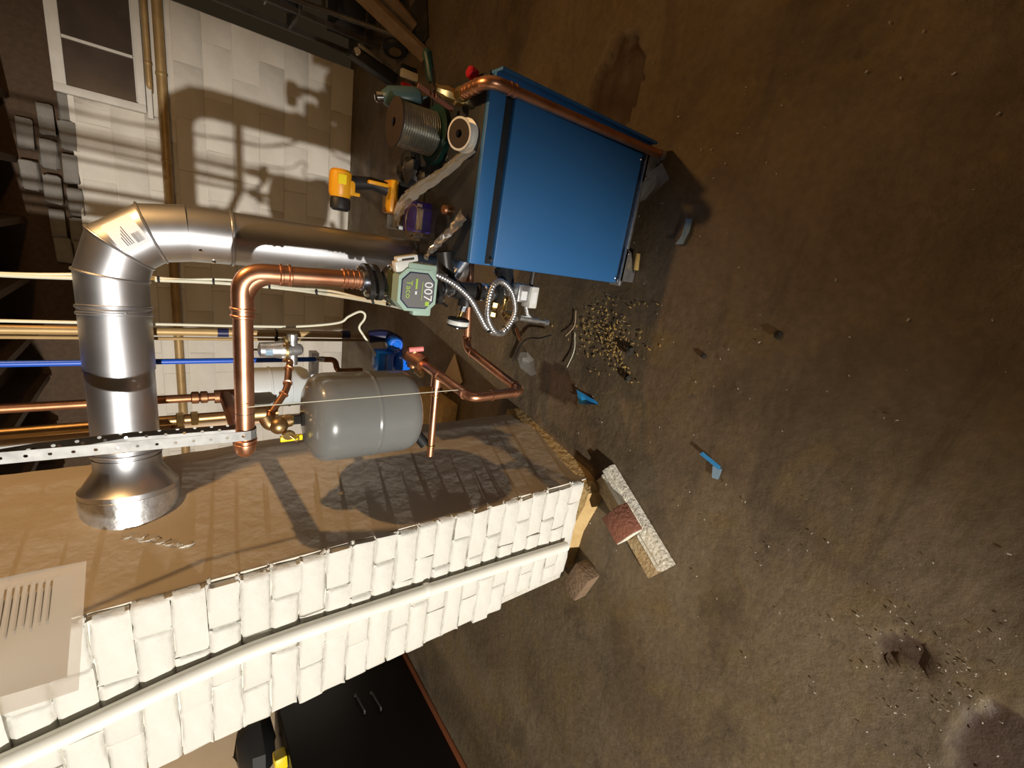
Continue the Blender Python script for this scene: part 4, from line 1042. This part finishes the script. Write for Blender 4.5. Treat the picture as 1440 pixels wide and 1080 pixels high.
wd_ = MB().cbox((.052, 1.145, .02), (.065, .010, .02), .002, rotm('Z', 8)); tag(wd_.build('wood_sliver', shaving_m), 'yellow wood sliver under the boiler leg', 'wood scrap')
cbt = MB().tube([(-.375, 1.85, .012), (-.43, 1.80, .012)], .010, 12); tag(cbt.build('copper_offcut', copper), 'short copper pipe offcut on the floor', 'pipe offcut')
tw = MB().tube(spline([(-.56, 1.84, .008), (-.45, 1.79, .010), (-.40, 1.72, .02), (-.375, 1.62, .035), (-.345, 1.56, .02)], 8), .004, 8); tag(tw.build('black_twig', rubber), 'black wire scrap curling over the floor', 'wire')
tw = MB().tube(spline([(-.30, 1.42, .004), (-.38, 1.40, .006), (-.47, 1.42, .01)], 6), .0018, 6); tag(tw.build('bright_wire', cable_white), 'thin pale wire scrap on the floor', 'wire')
tw = MB().tube(spline([(-.20, 1.44, .004), (-.27, 1.43, .006), (-.33, 1.47, .01)], 6), .0018, 6); tag(tw.build('tan_wire', cardboard), 'thin tan wire scrap near the boiler leg', 'wire')
for k, (x, y, r) in enumerate(((-.106, .563, .012), (-.235, .78, .010), (-.41, 1.07, .015), (-.30, 1.09, .02))):
    tag(MB().lump((x, y, r * .5), r, (1.2, 1, .7), .3, 200 + k).build('dirt_clod', dark_lump), ('dark dirt clod on the bare floor', 'small dark clod near the blue scrap', 'dark clod amid the metal shavings', 'large dark clod amid the metal shavings')[k], 'dirt clod')
def flakes(name, mat, n, f_, label, cat, s0, s1, seed):
    rnd = random.Random(seed); mb = MB()
    for k in range(n):
        x, y = f_(rnd); a = rnd.random() * 6.28; l_ = rnd.uniform(s0, s1); w_ = l_ * rnd.uniform(.2, .5)
        mb.box((x, y, rnd.uniform(.001, .006)), (l_, w_, .002), Matrix.Rotation(a, 3, 'Z') @ Matrix.Rotation(rnd.uniform(-.4, .4), 3, 'Y'))
    return tag(mb.build(name, mat, None, 20, False), label, cat, None, 'stuff')
flakes('metal_shavings', shaving_m, 200, lambda r: (r.gauss(-.26, .07), r.gauss(1.24, .10)), 'scatter of golden metal shavings beside the boiler', 'shavings', .004, .014, 11)
flakes('shaving_trail', shaving_m, 60, lambda r: (lambda t: (-.24 - .18 * t + r.gauss(0, .02), 1.22 - .16 * t + r.gauss(0, .02)))(r.random()), 'thin trail of shavings leading from the boiler', 'shavings', .004, .012, 12)
flakes('floor_grit', pebble_m, 200, lambda r: (r.uniform(-1.2, 1.0), r.uniform(-.2, 1.4)), 'fine pale grit strewn over the whole floor', 'grit', .002, .008, 13)
flakes('glint_flakes', pebble_m, 90, lambda r: (r.gauss(-.86, .10), r.gauss(-.03, .10)), 'pale flakes standing in for floor glints by the pits', 'grit', .002, .006, 14)  # pale flakes imitate light glinting off the floor near the pits

# ================================================================ LEFT ROOM: black tank
kt = thing('black_cabinet', 'glossy black cabinet with two chrome handles behind the chimney', 'cabinet', (-3.95, 2.1, 0))
MB().cbox((-3.98, 2.2, .52), (.80, 1.45, 1.0), .015).build('body', tank_black, kt)
MB().cbox((-3.97, 2.18, .010), (.86, 1.5, .02), .004).build('base_strip', rust, kt)
for z, y in ((.50, 2.56), (.385, 2.52)):
    h_ = MB(); h_.tube(fillet([(-3.575, y, z), (-3.545, y, z), (-3.545, y - .17, z - .02), (-3.575, y - .17, z - .02)], .015), .007, 10); h_.build('handle', dark_steel, kt)
bgb = MB().lump((-3.92, 2.80, 1.175), .22, (.9, 1.3, .62), .12, 90); tag(bgb.build('black_bag', rubber), 'black bag slumped on top of the cabinet', 'bag')
yb = MB().cbox((-3.66, 2.43, 1.065), (.09, .11, .08), .01, rotm('Z', 20)); tag(yb.build('yellow_carton', tag_yellow), 'small yellow carton on the cabinet edge', 'carton')

# ================================================================ RIGHT CORNER: hand truck, planks, shelving
ht = thing('hand_truck', 'old dark steel hand truck leaning near the wall end', 'hand truck', (1.45, 3.6, 0))
for dx in (0, .28):
    MB().tube([(1.36 + dx, 3.55 + dx * .35, .07), (1.50 + dx, 4.2 + dx * .35, 1.15)], .017, 12).build('rail', dark_steel, ht)
for t in (.15, .45, .8):
    a = V((1.36, 3.55, .07)).lerp(V((1.50, 4.2, 1.15)), t); MB().tube([a, a + V((.28, .098, 0))], .012, 10).build('crossbar', dark_steel, ht)
MB().cbox((1.47, 3.47, .012), (.34, .22, .014), .003, rotm('Z', 19)).build('toe_plate', dark_steel, ht)
for x, y in ((1.32, 3.68), (1.70, 3.82)):
    wv = MB(); wv.lathe([(.05, -.022), (.085, -.018), (.095, 0), (.085, .018), (.05, .022)], (x, y, .096), (1, .35, 0), 22); wo = wv.build('wheel', rubber, ht)
    MB().lathe([(.045, -.026), (.045, .026)], (x, y, .096), (1, .35, 0), 16).build('hub', bronze, wo)
pk = MB().box((0, 0, 0), (.09, .035, 1.5), None)
Rp = (V((.45, .25, .86))).to_track_quat('Z', 'Y').to_matrix()
pk.v = [tuple(Rp @ V(p) + V((1.56, 3.50, .66))) for p in pk.v]; tag(pk.build('wood_plank', wood_plank), 'brown wooden plank leaning over the hand truck', 'plank')
Rp2 = (V((.52, .16, .8))).to_track_quat('Z', 'Y').to_matrix()
pk = MB().cbox((0, 0, 0), (.15, .02, 1.3), .003); pk.v = [tuple(Rp2 @ V(p) + V((1.78, 3.66, .56))) for p in pk.v]; tag(pk.build('perforated_board', wood_plank), 'pale flat board leaning beside the wooden plank', 'board')
sv = thing('steel_shelving', 'dark steel shelving rack past the wall end', 'shelving', (1.75, 4.5, 0))
for x, y in ((1.50, 4.28), (2.15, 4.28), (1.50, 4.68), (2.15, 4.68)): MB().box((x, y, .95), (.035, .035, 1.9)).build('post', dark_steel, sv)
for z in (.12, .62, 1.12, 1.62): MB().cbox((1.825, 4.48, z), (.68, .44, .025), .003).build('shelf', dark_steel, sv)
for k, (x, z, sz, mt_, nm, lab) in enumerate(((1.62, .635, (.16, .2, .18), dark_steel, 'storage_tin', 'dark tin on the middle shelf'), (1.66, 1.135, (.24, .24, .22), parging, 'paint_carton', 'pale carton on the upper shelf'), (1.70, .135, (.28, .3, .2), black_jacket, 'tool_case', 'black case on the lowest shelf'))):
    tb = thing(nm, lab + ' of the steel rack', nm.split('_')[1], (x, 4.45, z))
    MB().cbox((x, 4.42, z + sz[2] / 2), sz, .008).build('body', mt_, tb); MB().cbox((x, 4.42, z + sz[2] + .006), (sz[0] + .008, sz[1] + .008, .014), .003).build('lid', galv if k == 0 else mt_, tb)
cw3 = thing('chain_block', 'black steel roller bracket with a ring at the truck', 'bracket', (1.22, 3.75, 0))
MB().cbox((1.20, 3.82, .20), (.085, .10, .36), .01, rotm('Y', 14)).build('body', black_jacket, cw3)
q_ = MB(); ring(q_, (1.235, 3.765, .34), (0, -1, .2), .022, .014, 18, .005); q_.build('ring', chrome, cw3)
MB().cbox((1.25, 3.80, .24), (.05, .06, .20), .01, rotm('Y', 14)).build('cover', galv, cw3)
rg = thing('clamp_tool', 'pair of red and pale gripped clamps standing behind the boiler', 'clamp', (1.13, 3.55, 0))
MB().cbox((1.06, 3.5, .05), (.03, .03, .10), .006).build('red_grip', red_plastic, rg)
MB().cbox((1.125, 3.48, .05), (.05, .04, .14), .008).build('pale_grip', paper, rg)
MB().cbox((1.165, 3.50, .05), (.04, .04, .12), .008).build('black_grip', tool_black, rg)
MB().box((1.11, 3.52, .006), (.16, .05, .012)).build('bar', dark_steel, rg)
